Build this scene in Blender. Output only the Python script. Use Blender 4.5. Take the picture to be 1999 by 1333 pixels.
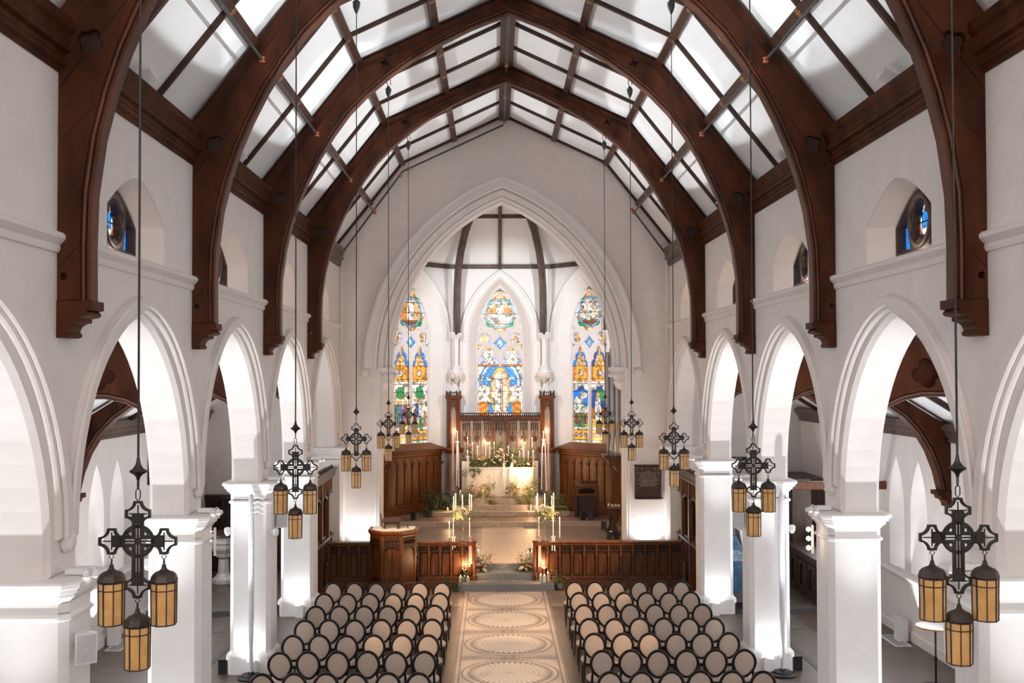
import bpy, bmesh, math, random
from mathutils import Vector, Matrix, noise, geometry
random.seed(7)
PI = math.pi
SC = bpy.context.scene
COL = SC.collection
for _o in list(bpy.data.objects): bpy.data.objects.remove(_o)

# ---------------------------------------------------------------- camera
CAMX, CAMH = -0.304, 5.35
FPX, YAW, PITCH, ROLL, SHX, SHY = 2033.77, 0.0117, 0.02197, -0.002719, -12.41, 19.74
def make_camera():
    cd = bpy.data.cameras.new('camera'); co = bpy.data.objects.new('camera', cd); COL.objects.link(co)
    cy, sy, cp, sp = math.cos(YAW), math.sin(YAW), math.cos(PITCH), math.sin(PITCH)
    f = Vector((sy*cp, cy*cp, sp)); r = Vector((cy, -sy, 0)); u = r.cross(f)
    cr, sr = math.cos(ROLL), math.sin(ROLL)
    r2 = cr*r + sr*u; u2 = -sr*r + cr*u
    co.matrix_world = Matrix(((r2.x, u2.x, -f.x, CAMX), (r2.y, u2.y, -f.y, 0), (r2.z, u2.z, -f.z, CAMH), (0, 0, 0, 1)))
    cd.sensor_fit = 'HORIZONTAL'; cd.sensor_width = 36; cd.lens = FPX/1999*36
    cd.shift_x = -SHX/1999; cd.shift_y = SHY/1999
    cd.clip_start = 0.05; cd.clip_end = 200
    SC.camera = co
make_camera()

# ---------------------------------------------------------------- world, view, lights
w = bpy.data.worlds.new('world'); SC.world = w; w.use_nodes = True
w.node_tree.nodes['Background'].inputs[0].default_value = (0.86, 0.92, 1.0, 1)
w.node_tree.nodes['Background'].inputs[1].default_value = 1.0
SC.view_settings.view_transform = 'Standard'; SC.view_settings.look = 'None'
SC.view_settings.gamma = 1; SC.view_settings.use_curve_mapping = False
SC.view_settings.exposure = 0.0
SC.cycles.max_bounces = 8; SC.cycles.diffuse_bounces = 5; SC.cycles.glossy_bounces = 3
SC.cycles.transmission_bounces = 4; SC.cycles.transparent_max_bounces = 8
SC.cycles.sample_clamp_indirect = 4.0
SC.cycles.use_denoising = True
COOL = (0.93, 0.97, 1.0); WARM = (1.0, 0.66, 0.36); CANDLE = (1.0, 0.60, 0.30); NEUT = (1.0, 0.915, 0.855)
def aim(o, d):
    o.rotation_euler = Vector(d).to_track_quat('-Z', 'Y').to_euler()
def area(name, loc, d, sx, sy, en, col=NEUT):
    l = bpy.data.lights.new(name, 'AREA'); l.shape = 'RECTANGLE'; l.size = sx; l.size_y = sy; l.energy = en; l.color = col
    o = bpy.data.objects.new(name, l); COL.objects.link(o); o.location = loc; aim(o, d); return o
def spot(name, loc, d, en, ang=100, blend=.4, col=COOL, r=.05):
    l = bpy.data.lights.new(name, 'SPOT'); l.energy = en; l.spot_size = math.radians(ang); l.spot_blend = blend
    l.shadow_soft_size = r; l.color = col
    o = bpy.data.objects.new(name, l); COL.objects.link(o); o.location = loc; aim(o, d); return o
def point(name, loc, en, col=CANDLE, r=.04):
    l = bpy.data.lights.new(name, 'POINT'); l.energy = en; l.shadow_soft_size = r; l.color = col
    o = bpy.data.objects.new(name, l); COL.objects.link(o); o.location = loc; return o
B = 4.48; T0 = 10.021; PY0 = 10.22; TY0 = 10.176; AC0 = 12.46      # bay length, truss face, pier, truss middle, arch middle
# soft area fill added behind the camera, standing in for unseen daylight
area('west_window_light', (0, -4.6, 8.6), (0, 1, -.22), 7, 6, 900, NEUT)
# cornice floods, one a bay on each side, thrown across at the opposite roof slope
CORN_LAMPS = [(s, 12.25 + B*i) for i in (-2, -1, 0, 1, 2) for s in (-1, 1)] + [(-1, 25.6), (1, 25.6)]
for s, y in CORN_LAMPS:
    spot('cornice_flood', (s*4.22, y, 8.88), (-s*math.cos(.45), 0, math.sin(.45)), 500, 46, .15, COOL, .05)
    spot('cornice_flood', (s*4.22, y, 8.88), (-s*math.cos(.225), 0, math.sin(.225)), 1250 if y < 25 else 750, 20, .12 if y < 25 else .5, COOL, .05).scale = (3 if y < 25 else 1.3, 1, 1)
# floor uplights before each pier
for i in range(-2, 4):
    for s in (-1, 1):
        spot('pier_uplight', (s*4.66, PY0+B*i-.58, .30), (0, .30, 1), 27, 150, .6, COOL, .08)
        spot('arch_uplight', (s*4.76, PY0+B*i-1.30, .12), (0, .13, 1), 800, 35, .8, COOL, .05)
        spot('pier_uplight_aisle', (s*5.35, PY0+B*i-.1, .3), (s*.25, .1, 1), 260, 110, .8, COOL, .06)
for s in (-1, 1):
    spot('east_wall_uplight', (s*3.85, 27.92, .58), (0, .16, 1), 110, 120, .9, COOL, .08)
    spot('apse_flood', (s*3.25, 29.15, 8.3), (-s*3.2, 7.2, -2.2), 1150, 62, .6, COOL, .05)
    spot('chancel_arch_uplight', (s*3.1, 30.3, .75), (-s*.1, .15, 1), 350, 90, .7, COOL, .06)
    # warm track spots on the pier capitals, on the middle aisle and the altar
    spot('aisle_spot', (s*4.1, PY0+B*1, 3.55), (-s*4.0, 5.0, -3.5), 800, 34, .7, WARM, .04)
    spot('aisle_spot', (s*4.1, PY0+B*2, 3.55), (-s*4.0, 3.6, -3.5), 800, 36, .7, WARM, .04)
    spot('altar_spot', (s*4.1, PY0+B*3, 3.6), (-s*3.9, 11.2, -1.9), 600, 17, .7, (1, .74, .48), .04)
    spot('step_spot', (s*4.1, PY0+B*3, 3.5), (-s*3.6, 5.2, -3.2), 1100, 45, .7, WARM, .04)
    for i in range(-1, 4):
        spot('aisle_wall_uplight', (s*7.8, 11.4+B*i, .5), (s*.1, 0, 1), 150, 90, .8, COOL, .05)
    # soft daylight through the aisle lancets
    area('aisle_daylight', (s*7.6, 17, 2.6), (-s, 0, -.05), 18, 2.2, 330, COOL)

# ---------------------------------------------------------------- materials
def _mat(name):
    m = bpy.data.materials.new(name); m.use_nodes = True
    nt = m.node_tree; b = nt.nodes['Principled BSDF']; return m, nt, b
def noise_mat(name, c1, c2, scale=4, rough=.6, bump=.0, stretch=(1, 1, 1), detail=4, spec=.4, metal=0, bscale=None, lo=.35, hi=.65, coat=0):
    m, nt, b = _mat(name)
    tc = nt.nodes.new('ShaderNodeTexCoord'); mp = nt.nodes.new('ShaderNodeMapping'); mp.inputs['Scale'].default_value = stretch
    nt.links.new(tc.outputs['Object'], mp.inputs[0])
    n = nt.nodes.new('ShaderNodeTexNoise'); n.inputs['Scale'].default_value = scale; n.inputs['Detail'].default_value = detail
    nt.links.new(mp.outputs[0], n.inputs['Vector'])
    r = nt.nodes.new('ShaderNodeValToRGB'); r.color_ramp.elements[0].position = lo; r.color_ramp.elements[1].position = hi
    r.color_ramp.elements[0].color = (*c1, 1); r.color_ramp.elements[1].color = (*c2, 1)
    nt.links.new(n.outputs['Fac'], r.inputs[0]); nt.links.new(r.outputs[0], b.inputs['Base Color'])
    b.inputs['Roughness'].default_value = rough; b.inputs['Specular IOR Level'].default_value = spec; b.inputs['Metallic'].default_value = metal
    if coat: b.inputs['Coat Weight'].default_value = coat; b.inputs['Coat Roughness'].default_value = .25
    if bump:
        bp = nt.nodes.new('ShaderNodeBump'); bp.inputs['Strength'].default_value = bump; bp.inputs['Distance'].default_value = .02
        if bscale:
            n2 = nt.nodes.new('ShaderNodeTexNoise'); n2.inputs['Scale'].default_value = bscale
            nt.links.new(mp.outputs[0], n2.inputs['Vector']); nt.links.new(n2.outputs['Fac'], bp.inputs['Height'])
        else: nt.links.new(n.outputs['Fac'], bp.inputs['Height'])
        nt.links.new(bp.outputs[0], b.inputs['Normal'])
    return m
def wood_mat(name, c1, c2, stretch, rough=.42, spec=.5, scale=6):
    return noise_mat(name, c1, c2, scale, rough, .12, stretch, 6, spec, lo=.3, hi=.72)
def emit_mat(name, col, st):
    m, nt, b = _mat(name)
    b.inputs['Base Color'].default_value = (*col, 1); b.inputs['Emission Color'].default_value = (*col, 1); b.inputs['Emission Strength'].default_value = st
    return m
M = {}
M['plaster'] = noise_mat('white_painted_plaster', (.745, .69, .665), (.785, .73, .705), 3, .75, .06, bscale=22, spec=.2)
M['stone_paint'] = noise_mat('white_painted_stone', (.80, .775, .765), (.84, .815, .805), 3, .6, .05, bscale=30, spec=.3)
M['tracery'] = noise_mat('pale_tracery_stone', (.72, .68, .665), (.78, .74, .725), 6, .6, .08, spec=.3)
M['panel'] = noise_mat('white_ceiling_plaster', (.83, .83, .83), (.86, .86, .86), 2, .8, spec=.2)
M['truss'] = wood_mat('dark_stained_timber', (.020, .005, .002), (.100, .028, .010), (1, 1, .35), .55, .15, 3.0)
M['truss_edge'] = wood_mat('red_stained_timber_moulding', (.035, .009, .0035), (.11, .030, .011), (1, 1, .4), .42, .4, 4)
M['rafter'] = wood_mat('dark_rafter_timber', (.022, .008, .005), (.065, .025, .015), (.3, 1, 1), .45, .4, 5)
M['oak'] = wood_mat('brown_oak', (.034, .010, .003), (.125, .042, .011), (8, 8, .6), .4, .4, 3)
M['oak_red'] = wood_mat('warm_oak_panelling', (.055, .015, .0035), (.20, .062, .013), (9, 9, .5), .36, .45, 3)
M['oak_dark'] = wood_mat('dark_carved_oak', (.014, .0055, .0025), (.055, .021, .009), (6, 6, 1), .45, .45, 4)
M['reredos'] = wood_mat('silvered_oak', (.13, .098, .083), (.33, .265, .23), (8, 8, .6), .26, .65, 3)  # oak greyed and lightened: the sheen of reflected light is in the colour
M['ribwood'] = wood_mat('grey_brown_rib_timber', (.045, .028, .02), (.13, .085, .065), (1, 1, .4), .4, .5, 5)
M['bronze'] = noise_mat('blackened_bronze', (.012, .011, .010), (.035, .032, .030), 8, .5, .1, spec=.5, metal=.35)
M['lampcap'] = noise_mat('brown_bronze_cap', (.03, .022, .018), (.07, .052, .043), 8, .5, .1, spec=.4, metal=.3)
M['black'] = noise_mat('black_plastic', (.008, .008, .009), (.016, .016, .017), 6, .5, spec=.4)
M['chairwood'] = noise_mat('black_lacquered_wood', (.006, .0045, .004), (.014, .009, .007), 10, .4, spec=.3)
M['cream'] = noise_mat('cream_upholstery', (.47, .375, .315), (.53, .43, .365), 60, .85, .1, spec=.15)
M['granite'] = noise_mat('grey_granite', (.10, .10, .098), (.34, .34, .33), 55, .6, .25, spec=.35, detail=8)
M['steps'] = noise_mat('warm_grey_stone', (.30, .255, .22), (.40, .34, .295), 9, .55, .06, spec=.35)
M['paver'] = noise_mat('brown_paver', (.16, .10, .075), (.27, .175, .13), 6, .55, .15, spec=.4)
M['mosaic'] = noise_mat('cream_mosaic', (.52, .43, .37), (.62, .52, .46), 70, .45, .1, spec=.45)
M['mosaic_dark'] = noise_mat('taupe_mosaic', (.21, .16, .145), (.31, .245, .22), 60, .45, .1, spec=.4)
M['mosaic_light'] = noise_mat('pale_mosaic_petal', (.66, .57, .50), (.74, .65, .58), 60, .45, .1, spec=.4)
M['white'] = noise_mat('white_enamel', (.80, .80, .80), (.84, .84, .84), 5, .4, spec=.4)
M['greywhite'] = noise_mat('pale_grey_grille', (.55, .56, .58), (.62, .63, .65), 30, .6, spec=.3)
M['altar'] = noise_mat('cream_painted_altar', (.80, .74, .66), (.84, .78, .70), 4, .5, spec=.35)
M['wax'] = noise_mat('ivory_wax', (.86, .80, .72), (.90, .85, .77), 8, .4, spec=.4)
M['wax'].node_tree.nodes['Principled BSDF'].inputs['Emission Color'].default_value = (1, .66, .36, 1); M['wax'].node_tree.nodes['Principled BSDF'].inputs['Emission Strength'].default_value = .18  # faint warm emission stands in for flame light glowing through the wax
M['silver'] = noise_mat('tarnished_silver', (.45, .38, .30), (.62, .54, .44), 12, .25, spec=.5, metal=1)
M['flame'] = emit_mat('candle_flame', (1, .66, .30), 45)
M['bulb'] = emit_mat('lamp_glow', (1, .82, .6), 9)
M['bulbcool'] = emit_mat('cool_lamp_glow', (.9, .96, 1), 2.5)
M['runner'] = noise_mat('pale_stone_runner', (.50, .39, .31), (.57, .45, .365), 3, .45, spec=.4)
M['leaf'] = noise_mat('green_leaf', (.06, .10, .025), (.24, .25, .085), 14, .5, spec=.4)
M['leaf_dark'] = noise_mat('dark_green_leaf', (.02, .04, .015), (.08, .11, .05), 14, .5, spec=.4)
M['rose_white'] = noise_mat('ivory_petals', (.78, .68, .58), (.88, .80, .71), 20, .6, spec=.3)
M['rose_pink'] = noise_mat('dusty_pink_petals', (.50, .25, .21), (.68, .40, .34), 20, .6, spec=.3)
M['rose_orange'] = noise_mat('apricot_petals', (.62, .28, .10), (.80, .42, .18), 20, .6, spec=.3)
M['ribbon_white'] = noise_mat('white_ribbon', (.78, .74, .72), (.84, .80, .78), 10, .5, spec=.3)
M['ribbon_pink'] = noise_mat('dusty_pink_ribbon', (.45, .28, .25), (.55, .35, .31), 10, .5, spec=.3)
M['brass'] = noise_mat('gilt_stencil', (.45, .22, .06), (.6, .32, .10), 10, .4, spec=.5, metal=.6)
M['copper'] = noise_mat('copper_fitting', (.45, .10, .03), (.6, .17, .06), 10, .4, spec=.5, metal=.4)
M['pipe'] = noise_mat('grey_metal_pipe', (.045, .05, .052), (.09, .10, .105), 10, .4, spec=.5, metal=.5)
M['organ'] = noise_mat('grey_organ_pipe_metal', (.32, .32, .33), (.45, .45, .46), 3, .3, spec=.5, metal=.8, stretch=(1, 1, .2))
M['sheen'] = noise_mat('white_draped_cloth', (.62, .61, .66), (.72, .71, .76), 20, .7, .2, spec=.2)
M['blue'] = noise_mat('blue_plastic_wrap', (.008, .06, .16), (.02, .14, .30), 5, .25, .2, spec=.5)
M['ribbon_film'] = noise_mat('crumpled_clear_film', (.05, .16, .28), (.35, .45, .55), 18, .2, .4, spec=.6)
M['marble'] = noise_mat('white_marble', (.62, .60, .58), (.74, .72, .70), 4, .3, spec=.5)
M['darkglass'] = noise_mat('dark_recess', (.004, .003, .003), (.008, .006, .005), 4, .5, spec=.2)  # near-black for plank joints and for shade put in as solid pieces
M['grey'] = noise_mat('grey_metal_grate', (.25, .26, .27), (.34, .35, .36), 40, .5, spec=.4)
M['letters'] = noise_mat('raised_bronze_letters', (.42, .34, .27), (.55, .46, .38), 20, .4, spec=.5)
M['plaque'] = noise_mat('brown_bronze_plate', (.055, .030, .022), (.085, .048, .036), 5, .4, spec=.5)
M['red'] = noise_mat('red_plastic', (.6, .05, .02), (.7, .08, .03), 6, .4)
M['moss'] = noise_mat('green_moss_on_stone', (.07, .075, .03), (.17, .165, .08), 25, .9, .3, spec=.1)
def glass_mat():
    m, nt, b = _mat('clear_glass'); b.inputs['Base Color'].default_value = (1, 1, 1, 1); b.inputs['Roughness'].default_value = .02
    b.inputs['IOR'].default_value = 1.12; b.inputs['Transmission Weight'].default_value = 1; return m
M['glass'] = glass_mat()
def amber_mat():
    m, nt, b = _mat('amber_glass')
    tc = nt.nodes.new('ShaderNodeTexCoord'); n = nt.nodes.new('ShaderNodeTexNoise'); n.inputs['Scale'].default_value = 14; n.inputs['Detail'].default_value = 3
    nt.links.new(tc.outputs['Object'], n.inputs['Vector'])
    r = nt.nodes.new('ShaderNodeValToRGB'); r.color_ramp.elements[0].color = (.40, .215, .07, 1); r.color_ramp.elements[1].color = (.52, .30, .115, 1)
    r.color_ramp.elements[0].position = .3; r.color_ramp.elements[1].position = .7
    nt.links.new(n.outputs['Fac'], r.inputs[0]); nt.links.new(r.outputs[0], b.inputs['Base Color']); nt.links.new(r.outputs[0], b.inputs['Emission Color'])
    b.inputs['Emission Strength'].default_value = .22; b.inputs['Roughness'].default_value = .3  # slight emission stands in for daylight in the unlit lanterns
    return m
M['amber'] = amber_mat()
def stained_mat(name, st):
    m, nt, b = _mat(name)
    a = nt.nodes.new('ShaderNodeAttribute'); a.attribute_name = 'pane_colour'
    b.inputs['Base Color'].default_value = (.02, .02, .02, 1); nt.links.new(a.outputs['Color'], b.inputs['Emission Color'])
    b.inputs['Emission Strength'].default_value = st; b.inputs['Roughness'].default_value = .2
    return m
M['stained'] = stained_mat('backlit_stained_glass', 1.75)
M['stained_centre'] = stained_mat('backlit_bright_stained_glass', 2.3)
M['stained_side'] = stained_mat('backlit_clerestory_glass', 1.7)
M['lancet'] = emit_mat('daylit_frosted_glass', (.92, .96, 1.0), 1.0)
def floor_mat():
    m, nt, b = _mat('taupe_plank_floor')
    tc = nt.nodes.new('ShaderNodeTexCoord'); mp = nt.nodes.new('ShaderNodeMapping'); mp.inputs['Rotation'].default_value = (0, 0, 0)
    nt.links.new(tc.outputs['Object'], mp.inputs[0])
    br = nt.nodes.new('ShaderNodeTexBrick'); br.inputs['Scale'].default_value = 1; br.inputs['Brick Width'].default_value = 1.5; br.inputs['Row Height'].default_value = .16
    br.inputs['Mortar Size'].default_value = .004; br.inputs['Color1'].default_value = (.105, .074, .057, 1); br.inputs['Color2'].default_value = (.135, .097, .075, 1)
    br.inputs['Mortar'].default_value = (.07, .05, .04, 1)
    nt.links.new(mp.outputs[0], br.inputs['Vector'])
    n = nt.nodes.new('ShaderNodeTexNoise'); n.inputs['Scale'].default_value = 5; n.inputs['Detail'].default_value = 5
    mp2 = nt.nodes.new('ShaderNodeMapping'); mp2.inputs['Scale'].default_value = (.5, 6, 1); nt.links.new(tc.outputs['Object'], mp2.inputs[0]); nt.links.new(mp2.outputs[0], n.inputs['Vector'])
    mx = nt.nodes.new('ShaderNodeMix'); mx.data_type = 'RGBA'; mx.blend_type = 'MULTIPLY'; mx.inputs[0].default_value = .35
    nt.links.new(br.outputs['Color'], mx.inputs[6]); nt.links.new(n.outputs['Fac'], mx.inputs[7]); nt.links.new(mx.outputs[2], b.inputs['Base Color'])
    b.inputs['Roughness'].default_value = .38; b.inputs['Specular IOR Level'].default_value = .5
    return m
M['floor'] = floor_mat()
M['aislestone'] = noise_mat('dark_worn_stone', (.085, .068, .056), (.13, .105, .088), 4, .45, spec=.4)
M['granite_dark'] = noise_mat('speckled_dark_granite', (.03, .03, .03), (.15, .145, .14), 60, .6, .2, spec=.3, detail=8)
M['stonefloor'] = noise_mat('worn_stone_floor', (.22, .165, .13), (.31, .24, .19), 3, .4, spec=.5)

# ---------------------------------------------------------------- mesh helpers
class MB:
    def __init__(s): s.v = []; s.f = []
    def add(s, v, f):
        o = len(s.v); s.v += [tuple(p) for p in v]; s.f += [tuple(i+o for i in q) for q in f]; return s
    def box(s, x0, x1, y0, y1, z0, z1):
        return s.add([(x, y, z) for z in (z0, z1) for y in (y0, y1) for x in (x0, x1)],
                     [(0, 2, 3, 1), (4, 5, 7, 6), (0, 1, 5, 4), (2, 6, 7, 3), (0, 4, 6, 2), (1, 3, 7, 5)])
    def bar(s, a, b, w, h=None, up=(0, 0, 1)):
        a, b = Vector(a), Vector(b); d = (b-a).normalized(); h = h or w
        x = d.cross(Vector(up)); x = x.normalized() if x.length > 1e-6 else Vector((1, 0, 0)); z = x.cross(d)
        v = [p + x*i*w/2 + z*j*h/2 for p in (a, b) for i, j in ((-1, -1), (1, -1), (1, 1), (-1, 1))]
        return s.add(v, [(0, 1, 2, 3), (7, 6, 5, 4), (0, 4, 5, 1), (1, 5, 6, 2), (2, 6, 7, 3), (3, 7, 4, 0)])
    def tube(s, path, r, n=8, closed=False):
        P = [Vector(p) for p in path]; N = len(P); rs = r if isinstance(r, (list, tuple)) else [r]*N
        prev = None; rings = []
        for i in range(N):
            if closed: t = P[(i+1) % N]-P[i-1]
            else: t = P[min(i+1, N-1)]-P[max(i-1, 0)]
            t.normalize()
            if prev is None:
                a = Vector((0, 0, 1)) if abs(t.z) < .9 else Vector((1, 0, 0)); x = t.cross(a).normalized()
            else:
                x = prev - t*prev.dot(t); x.normalize()
            prev = x; y = t.cross(x)
            rings.append([P[i] + (x*math.cos(k*2*PI/n) + y*math.sin(k*2*PI/n))*rs[i] for k in range(n)])
        v = [p for q in rings for p in q]; f = []
        for i in range(N if closed else N-1):
            j = (i+1) % N
            for k in range(n): f.append((i*n+k, i*n+(k+1) % n, j*n+(k+1) % n, j*n+k))
        if not closed: f += [tuple(range(n-1, -1, -1)), tuple(range((N-1)*n, N*n))]
        return s.add(v, f)
    def lathe(s, prof, c=(0, 0, 0), n=16, a0=0):
        v = []; f = []; m = len(prof)
        for r, z in prof: v += [(c[0]+r*math.cos(a0+k*2*PI/n), c[1]+r*math.sin(a0+k*2*PI/n), c[2]+z) for k in range(n)]
        for i in range(m-1):
            for k in range(n): f.append((i*n+k, i*n+(k+1) % n, (i+1)*n+(k+1) % n, (i+1)*n+k))
        f += [tuple(range(n-1, -1, -1)), tuple(range((m-1)*n, m*n))]
        return s.add(v, f)
    def loft(s, rings, caps=True):
        n = len(rings[0]); v = [p for q in rings for p in q]; f = []
        for i in range(len(rings)-1):
            for k in range(n): f.append((i*n+k, i*n+(k+1) % n, (i+1)*n+(k+1) % n, (i+1)*n+k))
        if caps: f += [tuple(range(n-1, -1, -1)), tuple(range((len(rings)-1)*n, len(rings)*n))]
        return s.add(v, f)
    def prism(s, pts, fr, w0, w1):
        return s.loft([[fr(u, v, w0) for u, v in pts], [fr(u, v, w1) for u, v in pts]])
    def plate(s, loops, fr, w0, w1, bev=0.0):
        v, f = plate_geo(loops, w1-w0, bev); mid = (w0+w1)/2
        return s.add([fr(p[0], p[1], p[2]+mid) for p in v], f)
    def grid(s, fn, nu, nv):
        v = [fn(i/nu, j/nv) for j in range(nv+1) for i in range(nu+1)]
        return s.add(v, [(j*(nu+1)+i, j*(nu+1)+i+1, (j+1)*(nu+1)+i+1, (j+1)*(nu+1)+i) for j in range(nv) for i in range(nu)])
    def xf(s, mtx):
        s.v = [tuple(mtx @ Vector(p)) for p in s.v]; return s
def inset_loop(lp, d):
    """each corner moved by d to the left of travel, mitred"""
    n = len(lp); out = []
    for i in range(n):
        p, q, r = lp[i-1], lp[i], lp[(i+1) % n]
        a = Vector((q[0]-p[0], q[1]-p[1])); b = Vector((r[0]-q[0], r[1]-q[1]))
        if a.length < 1e-7: a = b.copy()
        if b.length < 1e-7: b = a.copy()
        if a.length < 1e-7: out.append(q); continue
        a.normalize(); b.normalize(); na = Vector((-a.y, a.x)); nb = Vector((-b.y, b.x)); m = na+nb
        if m.length < .2: out.append((q[0]+na.x*d, q[1]+na.y*d)); continue
        m.normalize(); k = min(d/max(m.dot(na), .35), d*2.2) if d > 0 else 0
        out.append((q[0]+m.x*k, q[1]+m.y*k))
    return out
def pt_in(p, lp):
    x, y = p; c = False; n = len(lp)
    for i in range(n):
        x0, y0 = lp[i-1]; x1, y1 = lp[i]
        if (y0 > y) != (y1 > y) and x < (x1-x0)*(y-y0)/(y1-y0)+x0: c = not c
    return c
def plate_geo(loops, t, bev=0.0):
    """slab with holes, lying in uv, thickness t about w = 0, arrises chamfered by bev"""
    cl = []
    for lp in loops:
        q = [p for i, p in enumerate(lp) if (p[0]-lp[i-1][0])**2+(p[1]-lp[i-1][1])**2 > 1e-10]
        cl.append(q)
    fixed = []
    for k, lp in enumerate(cl):
        ar = sum(lp[i-1][0]*lp[i][1]-lp[i][0]*lp[i-1][1] for i in range(len(lp)))
        hole = k > 0 and pt_in(lp[0], cl[0])
        if (ar > 0) == hole: lp = lp[::-1]
        fixed.append(lp)                              # material always on the left
    cap = [inset_loop(lp, bev) for lp in fixed] if bev else fixed
    pts = []; ed = []
    for lp in cap:
        o = len(pts); pts += [Vector((p[0], p[1])) for p in lp]; ed += [(o+i, o+(i+1) % len(lp)) for i in range(len(lp))]
    vs, _, fs, _, _, _ = geometry.delaunay_2d_cdt(pts, ed, [], 0, 1e-6)
    v = []; f = []; N = len(vs)
    v += [(p.x, p.y, t/2) for p in vs] + [(p.x, p.y, -t/2) for p in vs]
    for q in fs:
        c = (sum(vs[i].x for i in q)/len(q), sum(vs[i].y for i in q)/len(q))
        if sum(pt_in(c, lp) for lp in cap) % 2: f.append(tuple(q)); f.append(tuple(N+i for i in reversed(q)))
    for lp, cp in zip(fixed, cap):
        n = len(lp); o = len(v)
        rings = [[(p[0], p[1], t/2) for p in cp]] + ([[(p[0], p[1], t/2-bev) for p in lp], [(p[0], p[1], bev-t/2) for p in lp]] if bev else []) + [[(p[0], p[1], -t/2) for p in cp]]
        for r in rings: v += r
        for j in range(len(rings)-1):
            for i in range(n): f.append((o+j*n+i, o+j*n+(i+1) % n, o+(j+1)*n+(i+1) % n, o+(j+1)*n+i))
    return v, f
def mesh(name, mb, mat, smooth=None, merge=True):
    me = bpy.data.meshes.new(name); me.from_pydata(mb.v, [], mb.f)
    bm = bmesh.new(); bm.from_mesh(me)
    if merge: bmesh.ops.remove_doubles(bm, verts=bm.verts, dist=1e-5)
    bmesh.ops.recalc_face_normals(bm, faces=bm.faces); bm.to_mesh(me); bm.free()
    me.materials.append(mat)
    if smooth:
        me.shade_smooth(); me.set_sharp_from_angle(angle=math.radians(smooth))
    return me
def obj(name, mb, mat, parent=None, smooth=None, loc=None, merge=True, label=None):
    me = mb if isinstance(mb, bpy.types.Mesh) else mesh(name, mb, mat, smooth, merge)
    o = bpy.data.objects.new(name, me); COL.objects.link(o)
    if parent: o.parent = parent
    if loc: o.location = loc
    if label: o['label'] = label
    return o
def tag(o, label=None, cat=None, group=None, kind=None):
    if label: o['label'] = label
    if cat: o['category'] = cat
    if group: o['group'] = group
    if kind: o['kind'] = kind
    return o
def thing(name, label, cat, loc=(0, 0, 0), rz=0, group=None, kind=None):
    o = bpy.data.objects.new(name, None); COL.objects.link(o); o.location = loc; o.rotation_euler = (0, 0, rz)
    o.empty_display_size = .1
    return tag(o, label, cat, group, kind)
def dup(root, loc=None, rz=None, label=None, group=None, scale=None):
    r = root.copy(); COL.objects.link(r)
    if loc is not None: r.location = loc
    if rz is not None: r.rotation_euler = (0, 0, rz)
    if label: r['label'] = label
    if group: r['group'] = group
    if scale: r.scale = scale
    for ch in list(root.children):
        c = ch.copy(); COL.objects.link(c); c.parent = r
        for g in list(ch.children):
            d = g.copy(); COL.objects.link(d); d.parent = c
    return r
def struct(name, mb, mat, parent=None, smooth=None, merge=True):
    o = obj(name, mb, mat, parent, smooth, merge=merge)
    if not parent: o['kind'] = 'structure'
    return o
# frames: map plate coordinates (u, v, w) into the world
XZ = lambda y0: (lambda u, v, w: (u, y0+w, v))             # plate across the nave
YZ = lambda x0: (lambda u, v, w: (x0+w, u, v))             # plate along the nave
XY = lambda z0: (lambda u, v, w: (u, v, z0+w))
def frame(o, ex, ey, ez):
    o, ex, ey, ez = map(Vector, (o, ex, ey, ez))
    return lambda u, v, w: tuple(o + ex*u + ey*v + ez*w)
def arch(c, a, spring, apex, n=14):
    """pointed arch, left springing -> apex -> right springing"""
    h = apex-spring; R = (a*a+h*h)/(2*a); cx = R-a
    if h < a:                                  # low arch: flatter than a half circle
        L = [(c-a*math.cos(PI/2*i/n), spring+h*(1-math.cos(PI/2*i/n)**1.6)) for i in range(n+1)]
        return L + [(2*c-x, z) for x, z in L[-2::-1]]
    t1 = math.atan2(h, -cx) if cx > 0 else math.atan2(h, -cx)
    pts = []
    for i in range(n+1):
        t = PI + (t1-PI)*i/n
        pts.append((c+cx+R*math.cos(t), spring+R*math.sin(t)))
    return pts + [(2*c-x, z) for x, z in pts[-2::-1]]
def circle(c, r, n=24, a0=0): return [(c[0]+r*math.cos(a0+2*PI*k/n), c[1]+r*math.sin(a0+2*PI*k/n)) for k in range(n)]
def foil(c, lobes, rc, rl, n=8, a0=0):
    """lobed opening: circles of radius rl whose centres sit rc from c"""
    out = []
    for k in range(lobes):
        a = a0+2*PI*k/lobes; half = PI/lobes
        # where neighbouring lobes meet, seen from the lobe centre
        x = rc*math.cos(half); d = rc*math.sin(half)
        y = math.sqrt(max(rl*rl-d*d, 0)); P = (x+y if y < x else x, 0)
        m = a+half; pa = (math.cos(m)*(x+y), math.sin(m)*(x+y)); m2 = a-half; pb = (math.cos(m2)*(x+y), math.sin(m2)*(x+y))
        lc = (rc*math.cos(a), rc*math.sin(a))
        t0 = math.atan2(pb[1]-lc[1], pb[0]-lc[0]); t1 = math.atan2(pa[1]-lc[1], pa[0]-lc[0])
        while t1 < t0: t1 += 2*PI
        for i in range(n):
            t = t0+(t1-t0)*i/n; out.append((c[0]+lc[0]+rl*math.cos(t), c[1]+lc[1]+rl*math.sin(t)))
    return out
def offset(pts, d):
    """open polyline moved sideways by d (left of travel)"""
    out = []
    for i, p in enumerate(pts):
        a = pts[max(i-1, 0)]; b = pts[min(i+1, len(pts)-1)]
        t = Vector((b[0]-a[0], b[1]-a[1])).normalized(); out.append((p[0]-t.y*d, p[1]+t.x*d))
    return out
ORD = ['first', 'second', 'third', 'fourth', 'fifth', 'sixth', 'seventh', 'eighth', 'ninth', 'tenth', 'eleventh', 'twelfth', 'thirteenth', 'fourteenth']
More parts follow.
